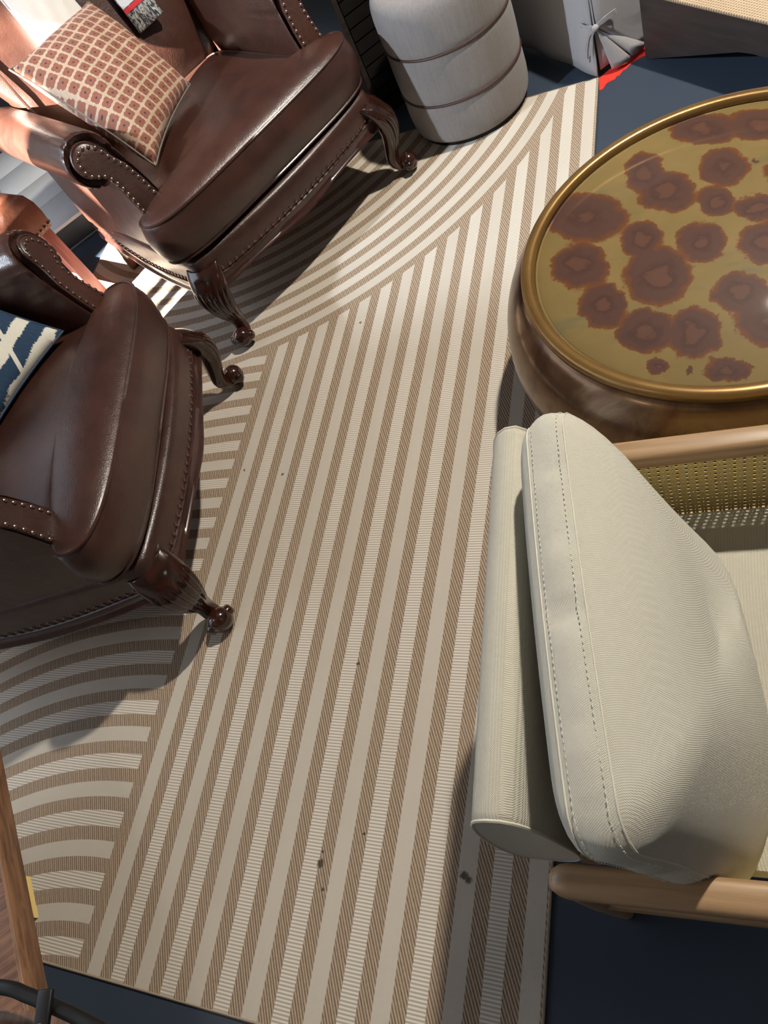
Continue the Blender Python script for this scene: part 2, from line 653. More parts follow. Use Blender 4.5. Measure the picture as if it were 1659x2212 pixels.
# ------------------------------------------------------------------ leather armchair
def base_loop(off=0.0):
    """plan outline of the seat base, counter-clockwise from the front centre going +x; (x,y) with y forward"""
    pts = []
    for i in range(0, 15):
        s = 0.385 * i / 14
        pts.append((s, 0.016 - 0.036 * (s / 0.385) ** 2))
    pts += [(0.400, -0.030), (0.410, -0.050)]
    for i in range(0, 21):
        y = -0.07 - (0.86 - 0.07) * i / 20
        pts.append((0.412 - 0.018 * (i / 20) ** 2, y))
    pts += [(0.39, -0.875), (0.375, -0.885)]
    half = pts
    full = half + [(-x, y) for x, y in reversed(half)][:-1]
    full = full[:]
    # outward offset
    out = []
    n = len(full)
    for i in range(n):
        a = Vector(full[i - 1])
        b = Vector(full[(i + 1) % n])
        t = (b - a).normalized()
        nrm = Vector((t.y, -t.x))
        p = Vector(full[i])
        if nrm.dot(p - Vector((0, -0.42))) < 0:
            nrm = -nrm
        out.append(p + nrm * off)
    return out


def zb(p):
    x, y = abs(p[0]), p[1]
    if y > -0.045:     # front
        return 0.193 + 0.014 * math.sin(PI * min(1, max(0, (x - 0.02) / 0.36))) - 0.002
    if y < -0.86:
        return 0.19
    k = (-y - 0.045) / 0.82
    return 0.190 - 0.040 * math.sin(PI * min(1, k * 1.05)) ** 1.2


def zn(p):
    x, y = abs(p[0]), p[1]
    if y > -0.045:
        return 0.249 + 0.028 * max(0, (x - 0.30) / 0.1) ** 2
    return zb(p) + 0.060


def cushion_outline(inset=0.0):
    c = [(0.0, 0.002), (0.12, 0.002), (0.24, 0.0), (0.33, -0.008), (0.395, -0.026), (0.428, -0.052), (0.440, -0.080), (0.441, -0.086), (0.436, -0.128), (0.375, -0.140), (0.322, -0.150),
         (0.312, -0.20), (0.308, -0.34), (0.304, -0.50), (0.300, -0.60), (0.27, -0.645), (0.13, -0.655), (0.0, -0.655)]
    full = c + [(-x, y) for x, y in reversed(c[1:-1])]
    return smooth_loop([(x, y, 0) for x, y in full], 2)


def build_cushion():
    ol = resample(cushion_outline(), 140)
    ctr = Vector((0, -0.16, 0))
    rings = []

    def ring(k, z, bul=0.0):
        r = []
        for p in ol:
            d = (p - ctr)
            q = ctr + d * k
            if bul:
                q = q + d.normalized() * bul
            r.append(Vector((q.x, q.y, z)))
        return r
    rings.append(ring(0.90, 0.330))
    rings.append(ring(0.97, 0.334))
    rings.append(ring(0.995, 0.338))
    for f in (0.1, 0.3, 0.5, 0.7, 0.9):
        rings.append(ring(1.0, 0.338 + 0.137 * f, 0.016 * math.sin(PI * f)))
    rings.append(ring(0.998, 0.475))
    for k in (0.985, 0.96, 0.92, 0.86, 0.78, 0.68, 0.56, 0.43, 0.30, 0.17, 0.05):
        rings.append(ring(k, 0.475 + 0.038 * (1 - k ** 3.0) ** 0.75))
    return MB().loft(rings), ol


def arm_section(sc_=1.0):
    """closed (a,z) outline of the rolled arm"""
    pts = [(0.312, 0.34), (0.313, 0.45), (0.318, 0.54), (0.327, 0.61)]
    cx_, cz_, R = 0.414, 0.662, 0.072
    for i in range(0, 23):
        a = math.radians(188 - i * (188 + 95) / 22)
        pts.append((cx_ + R * math.cos(a) * (1.12 if math.cos(a) < 0 else 1.0), cz_ + R * math.sin(a)))
    pts += [(0.406, 0.580), (0.404, 0.50), (0.407, 0.40), (0.410, 0.27), (0.36, 0.262), (0.315, 0.27)]
    return pts


def build_arm(sgn):
    sec = resample([(a, z, 0) for a, z in arm_section()], 150)
    ctr = Vector((0.40, 0.60, 0))
    rings = []
    for y, k in ((-0.152, 0.80), (-0.137, 0.90), (-0.132, 0.955), (-0.136, 0.985), (-0.148, 1.0), (-0.34, 1.0), (-0.45, 1.0), (-0.60, 0.995), (-0.74, 0.99), (-0.84, 0.98)):
        r = []
        for p in sec:
            q = ctr + (p - ctr) * k
            th = math.atan2(q.y - 0.662, q.x - 0.414)
            pl = 0.0
            if y > -0.2 and k > 0.85 and q.y > 0.56:
                pl = 0.0045 * max(0.0, math.cos(th * 15)) ** 10
            r.append(Vector((sgn * (q.x - pl * math.cos(th)), y - pl - 0.36 * max(0.0, q.y - 0.48) * (1 if y > -0.2 else 0), q.y - pl * math.sin(th))))
        rings.append(r)
    return MB().loft(rings)


def panel_outline():
    pts = []
    cx_, cz_, R = 0.416, 0.666, 0.044
    for i in range(0, 21):
        a = math.radians(175 - i * (175 + 80) / 20)
        pts.append((cx_ + R * math.cos(a), cz_ + R * math.sin(a)))
    pts += [(0.410, 0.605), (0.402, 0.575), (0.400, 0.53), (0.401, 0.48), (0.402, 0.42), (0.330, 0.42), (0.329, 0.48), (0.333, 0.54), (0.344, 0.60), (0.364, 0.642)]
    return pts


def py(z):     # forward position of the arm's front panel at height z
    return -0.128 - 0.36 * max(0.0, z - 0.48)


_nail_me = None


def nail_mesh():
    global _nail_me
    if _nail_me is None:
        mb = MB()
        r = 0.0060
        rings = [[Vector((r * q * math.cos(2 * PI * j / 8), r * q * math.sin(2 * PI * j / 8), r * h)) for j in range(8)] for q, h in ((1.0, 0.0), (0.85, 0.42), (0.4, 0.66))]
        mb.loft(rings, True, False, True)
        _nail_me = mb.mesh('nailhead')
        _nail_me.materials.append(MAT['nail_metal'])
    return _nail_me


def nail(parent, pos, nrm):
    o = bpy.data.objects.new('nailhead', nail_mesh())
    COL.objects.link(o)
    o.parent = parent
    o.location = pos
    o.rotation_euler = Vector(nrm).to_track_quat('Z', 'Y').to_euler()
    return o


def build_leg(sx):
    o = Vector((sx * 0.72, 0.69, 0)).normalized()
    tg = Vector((-o.y, o.x, 0))
    base = Vector((sx * 0.392, -0.032, 0))
    path = [(-0.018, 0.290, 0.056, 0.030), (0.004, 0.268, 0.060, 0.034), (0.026, 0.232, 0.060, 0.036), (0.036, 0.195, 0.054, 0.036), (0.036, 0.160, 0.045, 0.032), (0.026, 0.120, 0.035, 0.028),
            (0.014, 0.085, 0.027, 0.024), (0.010, 0.058, 0.024, 0.022), (0.018, 0.036, 0.024, 0.020), (0.036, 0.022, 0.023, 0.018), (0.050, 0.018, 0.020, 0.015)]
    pp = catmull([(a, b, c) for a, b, c, d in path], 6)
    dd = catmull([(d, 0, 0) for a, b, c, d in path], 6)
    rings = []
    N = 168
    for q, dq in zip(pp, dd):
        a, z, w = q
        d = dq.x
        amp = 0.0
        if 0.085 < z < 0.236:
            amp = 0.17 * min(1.0, (z - 0.085) / 0.06) * min(1.0, (0.236 - z) / 0.006)
        r = []
        for j in range(N):
            th = 2 * PI * j / N
            k = 1.0
            front = max(0.0, math.sin(th))
            if amp and front > 0.12:
                k += amp * (abs(math.cos(th * 8.0)) ** 0.7 - 0.55) * min(1, front * 2.2)
            r.append(base + o * (a + d * k * math.sin(th)) + tg * (w * k * math.cos(th)) + Vector((0, 0, z)))
        rings.append(r)
    leg = MB().loft(rings)
    # scalloped collar at the knee
    foot = MB()
    c = base + o * 0.056 + Vector((0, 0, 0.0340))
    M = Matrix((tg, o, Vector((0, 0, 1)))).transposed()
    foot.ball(c, 0.034, 0.032, 0.0335, 24, 14, M)
    for s_ in (-1, 1):
        foot.tube([c + tg * s_ * 0.024, c + tg * s_ * 0.037, c + tg * s_ * 0.042], [0.017, 0.015, 0.009], 14)
    return leg, foot


def build_back():
    rings = []
    prof = [(0.28, -0.66, -0.85), (0.40, -0.655, -0.86), (0.50, -0.645, -0.87), (0.60, -0.665, -0.88), (0.72, -0.705, -0.89), (0.84, -0.745, -0.90), (0.95, -0.78, -0.91), (1.03, -0.80, -0.92), (1.075, -0.825, -0.915), (1.09, -0.85, -0.895)]
    for z, yi, yo in prof:
        hw = (0.355 if z < 0.72 else 0.355 + 0.045 * min(1.0, (z - 0.72) / 0.15)) if z < 1.05 else 0.36
        r = []
        n = 40
        for j in range(n):
            a = 2 * PI * j / n
            ca, sa = math.cos(a), math.sin(a)
            e = 0.5
            sx_ = math.copysign(abs(ca) ** e, ca)
            y = (yi + yo) / 2 + (yi - yo) / 2 * math.copysign(abs(sa) ** e, sa)
            if sa > 0:
                y += 0.022 * (1 - sx_ * sx_) * (1 if 0.45 < z < 1.05 else 0.3)
            r.append(Vector((hw * sx_, y, z)))
        rings.append(r)
    return MB().loft(rings)


def leather_armchair(label, loc, rotz, group):
    t = thing('leather_armchair', label, 'armchair', loc, rotz, group)
    cm, ol = build_cushion()
    cu = obj('seat_cushion', cm, 'leather', t, angle=60)
    obj('piping', MB().tube([Vector((p.x, p.y, 0.476)) for p in resample(ol, 160)], 0.0042, 6, True), 'leather', cu)
    obj('piping', MB().tube([Vector((p.x, p.y, 0.338)) for p in resample(ol, 160)], 0.0042, 6, True), 'leather', cu)
    # upholstered rail and shaped apron
    b0 = base_loop(0.0)
    rows = ((-0.030, 0.322), (-0.006, 0.320), (0.002, 0.312), (0.006, 0.295))
    rings = [[Vector((*p, z)) for p in base_loop(o_)] for o_, z in rows]
    rings.append([Vector((*p, zn(q) + 0.012)) for p, q in zip(base_loop(0.009), b0)])
    rings.append([Vector((*p, zn(q) - 0.008)) for p, q in zip(base_loop(0.007), b0)])
    rings.append([Vector((*p, zn(q) - 0.008)) for p, q in zip(base_loop(-0.03), b0)])
    ra = obj('seat_rail', MB().loft(rings), 'leather', t, angle=60)
    rings = []
    for o_, k in ((-0.02, 1.0), (0.009, 1.0), (0.013, 0.95), (0.010, 0.86), (0.011, 0.30), (0.017, 0.22), (0.018, 0.08), (0.012, 0.0), (-0.03, 0.0)):
        rings.append([Vector((*p, zb(q) + (zn(q) - 0.009 - zb(q)) * k)) for p, q in zip(base_loop(o_), b0)])
    obj('apron', MB().loft(rings), 'rail_wood', t, angle=60)
    # nailheads along the rail (front and both sides)
    lp = base_loop(0.009)
    lp3 = [Vector((p.x, p.y, zn(q) + 0.001)) for p, q in zip(lp, b0)]
    rs = resample(lp3, 128)
    n = len(rs)
    for i, p in enumerate(rs):
        if p.y < -0.80:
            continue
        tv = (rs[(i + 1) % n] - rs[i - 1]).normalized()
        nr = Vector((tv.y, -tv.x, 0))
        if nr.dot(Vector((p.x, p.y + 0.42, 0))) < 0:
            nr = -nr
        nail(ra, p - nr * 0.0008, nr)
    # arms
    for sgn in (-1, 1):
        ar = obj('arm', build_arm(sgn), 'leather', t, angle=60)
        po = resample([(a, z, 0) for a, z in panel_outline()], 60)
        ctr = Vector((0.38, 0.60, 0))
        r3 = []
        for k, dy in ((1.0, -0.02), (1.0, 0.004), (0.96, 0.008), (0.7, 0.0085), (0.3, 0.009)):
            r3.append([Vector((sgn * (ctr + (p - ctr) * k).x, py((ctr + (p - ctr) * k).y) + dy, (ctr + (p - ctr) * k).y)) for p in po])
        pa = obj('arm_panel', MB().loft(r3), 'leather', ar, angle=50)
        obj('piping', MB().tube([Vector((sgn * p.x, py(p.y) + 0.003, p.y)) for p in po], 0.0046, 6, True), 'leather', ar)
        inner = [ctr + (p - ctr) * 0.88 for p in resample([(a, z, 0) for a, z in panel_outline()], 120)]
        inner = [p for p in inner]
        rsn = resample(inner, 36)
        for p in rsn:
            if p.y < 0.472:
                continue
            nail(pa, (sgn * p.x, py(p.y) + 0.0085, p.y), (0, 1, 0.36))
    obj('backrest', build_back(), 'leather', t, angle=60)
    for sgn in (-1, 1):
        sm = MB().tube(catmull([(sgn * 0.338, -0.652, 0.52), (sgn * 0.340, -0.70, 0.70), (sgn * 0.338, -0.742, 0.84), (sgn * 0.334, -0.80, 1.03)], 6), 0.005, 6)
        obj('seam_welt', sm, 'leather', t)
        lg, ft = build_leg(sgn)
        le = obj('front_leg', lg, 'leg_wood', t, angle=50)
        obj('scroll_foot', ft, 'leg_wood', le, angle=50)
        rl = MB()
        rr = []
        for z, y, h in ((0.20, -0.835, 0.028), (0.10, -0.865, 0.024), (0.0, -0.905, 0.019)):
            rr.append([Vector((sgn * (0.365 + (0.2 - z) * 0.05) + sx_ * h, y + sy_ * h, z)) for sx_, sy_ in ((-1, -1), (1, -1), (1, 1), (-1, 1))])
        rl.loft(rr)
        obj('rear_leg', bevel_mesh(rl, 0.004, 2), 'leg_wood', t)
    return t


RUG_Z = 0.0062
O1 = Vector((-1.19239916, 1.93069609, RUG_Z))
F1 = Vector((0.83341364, -0.55264972))
U1 = Vector((0.55264972, 0.83341364))
O2 = Vector((-1.30503725, 0.98440897, RUG_Z))
F2 = Vector((0.96534665, 0.26097098))
U2 = Vector((-0.26097098, 0.96534665))
rot1 = math.atan2(-F1.x, F1.y)
rot2 = math.atan2(-F2.x, F2.y)
leather_armchair('brown leather rolled-arm armchair holding the rust patterned cushion, beside the grey pouf', O1, rot1, 'leather armchairs')
leather_armchair('brown leather rolled-arm armchair with the navy striped cushion, cut by the left edge', O2, rot2, 'leather armchairs')


def w1(s, t, z):
    return Vector((O1.x + U1.x * s + F1.x * t, O1.y + U1.y * s + F1.y * t, z))


def w2(s, t, z):
    return Vector((O2.x + U2.x * s + F2.x * t, O2.y + U2.y * s + F2.y * t, z))


# ------------------------------------------------------------------ throw cushions
def pillow(name, label, mat_, c00, c10, c11, c01, puff, pipe_mat, group='cushions on the leather armchairs'):
    """four corner points (c00-c10 is the lower edge, c01-c11 the upper); local x along the lower edge"""
    ax = ((c10 - c00) + (c11 - c01)).normalized()
    e2 = (c01 - c00) + (c11 - c10)
    ay = (e2 - ax * e2.dot(ax)).normalized()
    az = ax.cross(ay)
    c = (c00 + c10 + c11 + c01) / 4
    t = bpy.data.objects.new(name, None)
    COL.objects.link(t)
    t.empty_display_size = 0.1
    Mw = Matrix(((ax.x, ay.x, az.x, c.x), (ax.y, ay.y, az.y, c.y), (ax.z, ay.z, az.z, c.z), (0, 0, 0, 1)))
    t.matrix_world = Mw
    tag(t, label, 'cushion', group)
    Mi = Mw.inverted()
    k00, k10, k11, k01 = [Mi @ q for q in (c00, c10, c11, c01)]
    n = 32

    def edge(p, q):
        p2 = p * (1 - 0.06 * (1 - q * q) * abs(p) ** 3)
        q2 = q * (1 - 0.06 * (1 - p * p) * abs(q) ** 3)
        a, b = (p2 + 1) / 2, (q2 + 1) / 2
        return (k00 * (1 - a) + k10 * a) * (1 - b) + (k01 * (1 - a) + k11 * a) * b
    vs, fs = [], []
    for side in (1, -1):
        for j in range(n + 1):
            for i in range(n + 1):
                p, q = -1 + 2 * i / n, -1 + 2 * j / n
                h = puff * (max(0.0, (1 - p * p) * (1 - q * q))) ** 0.42
                h *= 1 + 0.06 * math.sin(9 * p + 3 * q) * math.sin(7 * q - 2 * p)
                vs.append(edge(p, q) + Vector((0, 0, side * h)))
    m = (n + 1) * (n + 1)
    for j in range(n):
        for i in range(n):
            a = j * (n + 1) + i
            fs.append((a, a + 1, a + n + 2, a + n + 1))
            fs.append((m + a, m + a + n + 1, m + a + n + 2, m + a + 1))
    obj('cover', MB().add(vs, fs), mat_, t, angle=80)
    pl = [(-1 + 2 * i / n, -1) for i in range(n)] + [(1, -1 + 2 * i / n) for i in range(n)]
    pl += [(1 - 2 * i / n, 1) for i in range(n)] + [(-1, 1 - 2 * i / n) for i in range(n)]
    obj('piping', MB().tube([edge(p, q) for p, q in pl], 0.0035, 6, True), pipe_mat, t)
    return t


def rust_material():
    t = NT('rust_trellis')
    c = t.coord()
    x, y, z = t.sep(c)
    nz = t.noise(c, 70.0, 2.0, 0.6)
    S = 0.0335
    u0 = t.math('DIVIDE', t.math('ADD', x, t.math('MULTIPLY', y, 0.0)), S)
    v0 = t.math('DIVIDE', y, S)
    fu = t.math('SUBTRACT', t.math('FRACT', u0), 0.5)
    fv = t.math('SUBTRACT', t.math('FRACT', v0), 0.5)
    au, av = t.math('ABSOLUTE', fu), t.math('ABSOLUTE', fv)
    # ogee-like trellis: lattice lines at the cell edges with small leaf bumps
    wav = t.math('MULTIPLY', t.math('ABSOLUTE', t.math('SINE', t.math('MULTIPLY', u0, 3 * PI))), 0.05)
    wav2 = t.math('MULTIPLY', t.math('ABSOLUTE', t.math('SINE', t.math('MULTIPLY', v0, 3 * PI))), 0.05)
    lu = t.math('GREATER_THAN', t.math('ADD', au, t.math('ADD', wav2, t.math('MULTIPLY', nz, 0.06))), 0.46)
    lv = t.math('GREATER_THAN', t.math('ADD', av, t.math('ADD', wav, t.math('MULTIPLY', nz, 0.06))), 0.45)
    lat = t.math('MAXIMUM', lu, lv)
    d = t.math('ADD', t.math('MULTIPLY', fu, fu), t.math('MULTIPLY', fv, fv))
    dot = t.math('LESS_THAN', d, 0.0075)
    base = t.mix(nz, srgb(126, 80, 65), srgb(154, 102, 83))
    col = t.mix(lat, base, t.mix(nz, srgb(174, 147, 124), srgb(198, 176, 156)))
    col = t.mix(dot, col, srgb(62, 58, 78))
    t.set(color=col, rough=0.85, sheen=0.1, spec=0.2)
    t.bump(t.math('ADD', t.math('MULTIPLY', lat, 0.6), nz), 0.3, 0.0015)
    MAT['rust_trellis'] = t.m


def navy_material():
    t = NT('navy_ikat')
    c = t.coord()
    x, y, z = t.sep(c)
    jag = t.noise(t.mapping(c, (420, 60, 1)), 1.0, 2.0, 0.7)
    big = t.noise(c, 7.0, 2.0, 0.5)
    v = t.math('ADD', t.math('DIVIDE', t.math('ADD', y, t.math('MULTIPLY', x, 0.10)), 0.070), t.math('MULTIPLY', t.math('SUBTRACT', jag, 0.5), 0.26))
    v = t.math('ADD', v, t.math('MULTIPLY', t.math('SUBTRACT', big, 0.5), 0.55))
    fr = t.math('FRACT', t.math('ADD', v, 10.42))
    st = t.math('LESS_THAN', fr, 0.44)
    br = t.math('LESS_THAN', t.math('FRACT', t.math('ADD', t.math('DIVIDE', x, 0.23), t.math('MULTIPLY', y, 3.0))), 0.06)
    st = t.math('MAXIMUM', st, br)
    navy = t.mix(jag, srgb(28, 44, 66), srgb(52, 76, 102))
    col = t.mix(st, navy, t.mix(jag, srgb(200, 196, 184), srgb(222, 219, 208)))
    t.set(color=col, rough=0.85, spec=0.2)
    t.bump(t.noise(c, 300.0, 2.0, 0.6), 0.25, 0.001)
    MAT['navy_ikat'] = t.m


rust_material()
navy_material()
simple('pipe_cord', srgb(118, 108, 98), 0.7)
simple('pipe_navy', srgb(38, 55, 80), 0.7)
pillow('throw_cushion', 'rust cushion with cream trellis pattern leaning in the armchair by the grey pouf', 'rust_trellis',
       w1(-0.262, -0.205, 0.530), w1(0.058, -0.415, 0.545), w1(0.03, -0.70, 0.815), w1(-0.345, -0.55, 0.86), 0.082, 'pipe_cord')
pillow('throw_cushion', 'plain white sunlit cushion behind the rust trellis cushion', 'white_cotton',
       w1(-0.20, -0.655, 0.73), w1(0.0, -0.665, 0.73), w1(-0.01, -0.765, 1.05), w1(-0.19, -0.75, 1.05), 0.036, 'white_cotton')
pillow('throw_cushion', 'navy and white brushed-stripe cushion on the left-hand leather armchair', 'navy_ikat',
       w2(0.262, -0.205, 0.525), w2(-0.14, -0.408, 0.525), w2(-0.02, -0.725, 0.815), w2(0.385, -0.525, 0.815), 0.06, 'pipe_navy')


# plastic wrapped tag hanging on the backrest
def tag_material():
    t = NT('shiny_wrap')
    c = t.coord()
    nz = t.noise(t.mapping(c, (30, 8, 30), (0.2, 0.4, 0.5)), 3.0, 4.0, 0.7, dist=2.0)
    col = t.ramp(nz, [(0.0, (0.02, 0.02, 0.03)), (0.48, (0.05, 0.05, 0.06)), (0.56, (0.65, 0.64, 0.60)), (0.62, (0.10, 0.09, 0.10)), (0.74, (0.55, 0.42, 0.16)), (0.85, (0.05, 0.05, 0.06))])
    t.set(color=col, rough=0.18, coat=0.6)
    t.bump(nz, 0.6, 0.006)
    MAT['shiny_wrap'] = t.m


tag_material()
simple('tag_red', (0.55, 0.03, 0.04), 0.4)
simple('tag_white', srgb(205, 205, 208), 0.45)
tb = w1(0.150, -0.642, 0.672)
tx = (w1(0.250, -0.622, 0.677) - tb)
tx.normalize()
ty = (w1(0.150, -0.722, 0.927) - tb)
ty = (ty - tx * ty.dot(tx)).normalized()
tz = tx.cross(ty)
tg_ = bpy.data.objects.new('hanging_tag', None)
COL.objects.link(tg_)
tg_.matrix_world = Matrix(((tx.x, ty.x, tz.x, tb.x), (tx.y, ty.y, tz.y, tb.y), (tx.z, ty.z, tz.z, tb.z), (0, 0, 0, 1)))
tag(tg_, 'plastic-wrapped black and silver product tag with a red band on the leather backrest', 'tag')
obj('wrapper', bevel_mesh(MB().box(-0.052, 0.052, 0.0, 0.17, -0.009, 0.009), 0.004, 2), 'shiny_wrap', tg_)
zt = 0.0095 if tz.z > 0 else -0.0095
obj('red_band', MB().box(-0.050, 0.03, 0.062, 0.076, min(zt, zt * 1.1), max(zt, zt * 1.1)), 'tag_red', tg_, smooth=False)
obj('white_label', MB().box(-0.050, 0.02, 0.078, 0.165, min(zt, zt * 1.1), max(zt, zt * 1.1)), 'tag_white', tg_, smooth=False)

# ------------------------------------------------------------------ pouf
pc = Vector((-0.755, 2.552, 0.0068))
po_ = thing('pouf', 'tall round grey linen pouf with two brown piping rings', 'pouf', pc)
prof = [(0.0, 0.012), (0.19, 0.012), (0.204, 0.018), (0.211, 0.04), (0.214, 0.08), (0.213, 0.13), (0.2105, 0.157), (0.2135, 0.18), (0.2145, 0.235), (0.2135, 0.29), (0.2105, 0.317), (0.2135, 0.34),
        (0.214, 0.40), (0.210, 0.445), (0.197, 0.472), (0.175, 0.484), (0.10, 0.490), (0.0, 0.491)]
pm = MB()
n = 96
prof2 = catmull([(r, z, 0) for r, z in prof[1:-1]], 4)
pm.lathe([(0.0001, 0.012)] + [(p.x, p.y) for p in prof2] + [(0.0001, 0.4912)], n=n)
obj('body', pm, 'linen_grey', po_, angle=70)
for z in (0.157, 0.317):
    obj('piping', MB().tube([Vector((0.2115 * math.cos(2 * PI * k / 96), 0.2115 * math.sin(2 * PI * k / 96), z)) for k in range(96)], 0.0042, 8, True), 'piping_brown', po_)
obj('base_disc', MB().lathe([(0.0001, 0.0), (0.195, 0.0), (0.195, 0.014), (0.0001, 0.014)], n=64), 'black_metal', po_)


# ------------------------------------------------------------------ drum coffee table
def patina_material():
    t = NT('patina_top')
    c = t.coord()
    x, y, z = t.sep(c)
    j1 = t.noise(c, 26.0, 3.0, 0.6, 'Color')
    j2 = t.noise(c, 130.0, 3.0, 0.7, 'Color')
    d1 = t.vmath('MULTIPLY', t.vmath('SUBTRACT', j1, (0.5, 0.5, 0.5)), (0.040, 0.040, 0))
    d2 = t.vmath('MULTIPLY', t.vmath('SUBTRACT', j2, (0.5, 0.5, 0.5)), (0.011, 0.011, 0))
    p = t.vmath('ADD', t.vmath('ADD', t.comb(x, y, 0), d1), d2)
    blobs = [(1265, 475, 88, 54), (1252, 580, 64, 50), (1305, 665, 50, 54), (1395, 380, 44, 46), (1440, 420, 66, 46), (1385, 525, 46, 42), (1420, 600, 74, 64), (1395, 720, 64, 48), (1500, 725, 60, 58),
             (1562, 368, 54, 40), (1545, 440, 42, 34), (1515, 530, 54, 44), (1520, 285, 78, 34), (1640, 275, 70, 34), (1422, 797, 26, 19), (1570, 803, 52, 26), (1492, 807, 10, 8), (1633, 355, 8, 6),
             (1640, 455, 60, 30), (1660, 530, 70, 44), (1600, 640, 62, 48), (1660, 700, 78, 52), (1720, 380, 70, 44), (1760, 600, 80, 60), (1800, 470, 70, 50), (1760, 300, 60, 34)]
    D = None
    dn_ = None
    for (u, v, du, dv) in blobs:
        q = px(u, v, 0.34) - TABLE_C
        a = px(u + du, v, 0.34) - px(u, v, 0.34)
        b = px(u, v + dv, 0.34) - px(u, v, 0.34)
        det = a.x * b.y - a.y * b.x
        r1 = (b.y / det, -b.x / det, 0)
        r2 = (-a.y / det, a.x / det, 0)
        e = t.vmath('SUBTRACT', p, (q.x, q.y, 0))
        d = t.vmath('LENGTH', t.comb(t.vmath('DOT_PRODUCT', e, r1), t.vmath('DOT_PRODUCT', e, r2), 0))
        D = d if D is None else t.math('SMOOTH_MIN', D, d, 0.14)
    nb_ = t.noise(c, 7.0, 3.0, 0.6)
    brass = t.mix(nb_, srgb(110, 95, 60), srgb(138, 115, 71))
    gr = t.smooth(t.noise(t.mapping(c, (3, 9, 1), (0, 0, 0.6)), 1.6, 3.0, 0.6), 0.55, 0.75)
    brass = t.mix(t.math('MULTIPLY', gr, 0.5), brass, srgb(84, 92, 74))
    D2 = t.math('ADD', D, t.math('MULTIPLY', t.math('SUBTRACT', t.noise(c, 19.0, 2.0, 0.5), 0.5), 0.9))
    inner = t.ramp(t.math('MULTIPLY', D2, 0.8), [(0.0, srgb(92, 64, 52)), (0.20, srgb(90, 62, 51)), (0.27, srgb(74, 52, 46)), (0.50, srgb(84, 59, 51))])
    edge_ = t.smooth(D, 0.80, 1.0)
    inner = t.mix(edge_, inner, srgb(104, 64, 38))
    m = t.math('SUBTRACT', 1.0, t.smooth(D, 0.98, 1.09))
    t.set(color=t.mix(0.0, t.mix(m, brass, inner), (0, 0, 0)), rough=0.55, metal=0.0, coat=0.22, coat_rough=0.06, spec=0.15)
    MAT['patina_top'] = t.m


TABLE_C = Vector((0.040, 1.297, 0))


def body_patina():
    t = NT('patina_body')
    c = t.coord()
    nz = t.noise(t.mapping(c, (7, 7, 1.5)), 1.0, 5.0, 0.65, dist=0.8)
    col = t.ramp(nz, [(0.25, srgb(58, 40, 30)), (0.42, srgb(98, 68, 44)), (0.55, srgb(116, 90, 60)), (0.66, srgb(80, 52, 40)), (0.8, srgb(100, 88, 74))])
    t.set(color=col, rough=0.28, metal=0.75, coat=0.25, coat_rough=0.12)
    MAT['patina_body'] = t.m
    t = NT('patina_rim')
    c = t.coord()
    nz = t.noise(c, 9.0, 4.0, 0.65)
    col = t.mix(nz, srgb(112, 82, 44), srgb(156, 122, 70))
    t.set(color=col, rough=0.30, metal=0.55)
    MAT['patina_rim'] = t.m


patina_material()
body_patina()
ct = thing('drum_coffee_table', 'round brass drum coffee table with brown blotched patina top', 'coffee table', TABLE_C + Vector((0, 0, 0.0068)))
bp = catmull([(0.395, 0.0, 0), (0.425, 0.012, 0), (0.462, 0.06, 0), (0.484, 0.12, 0), (0.492, 0.18, 0), (0.486, 0.235, 0), (0.468, 0.285, 0), (0.440, 0.322, 0), (0.424, 0.335, 0)], 5)
obj('body', MB().lathe([(0.0001, 0.0)] + [(p.x, p.y) for p in bp] + [(0.0001, 0.335)], n=128), 'patina_body', ct, angle=60)
rimp = [(0.4235, 0.333), (0.4275, 0.342), (0.4265, 0.350), (0.422, 0.3555), (0.414, 0.3575), (0.406, 0.357), (0.4005, 0.354), (0.3975, 0.348), (0.3965, 0.337), (0.41, 0.333)]
obj('rim', MB().lathe(rimp, n=160), 'patina_rim', ct, angle=80)
obj('top', MB().lathe([(0.0001, 0.330), (0.397, 0.330), (0.397, 0.3395), (0.3945, 0.341), (0.3915, 0.3392), (0.389, 0.341), (0.0001, 0.341)], n=160), 'patina_top', ct, angle=40)

# ------------------------------------------------------------------ cream lounge chair (lower right)
LP = Vector((-0.25, 0.10, 0))
LR = math.radians(3.0)
lc = thing('lounge_chair', 'cream upholstered lounge chair with pale wood arms and cane sides, seen from above', 'lounge chair', LP, LR)
sec = smooth_loop([(x, 0, z) for x, z in ((-0.032, 0.622), (-0.050, 0.53), (-0.057, 0.40), (-0.045, 0.322), (0.0, 0.308), (0.045, 0.330), (0.056, 0.42), (0.048, 0.52), (0.037, 0.625), (0.016, 0.664), (-0.015, 0.656))], 2)
sec = resample(sec, 48)
sctr = Vector((0, 0, 0.49))
rings = []
for y, k in ((0.000, 0.90), (-0.001, 0.965), (0.003, 0.992), (0.010, 1.0), (0.14, 1.004), (0.27, 1.006), (0.40, 1.004), (0.520, 1.0), (0.527, 0.992), (0.531, 0.965), (0.530, 0.90)):
    rings.append([Vector(((sctr + (p - sctr) * k).x, y, (sctr + (p - sctr) * k).z)) for p in sec])
bk = obj('backrest', MB().loft(rings), 'cream_rib', lc, angle=50)
for y in (0.0005, 0.5295):
    obj('seam', MB().tube([Vector(((sctr + (p - sctr) * 0.985).x, y, (sctr + (p - sctr) * 0.985).z)) for p in sec], 0.0022, 6, True), 'thread', bk)


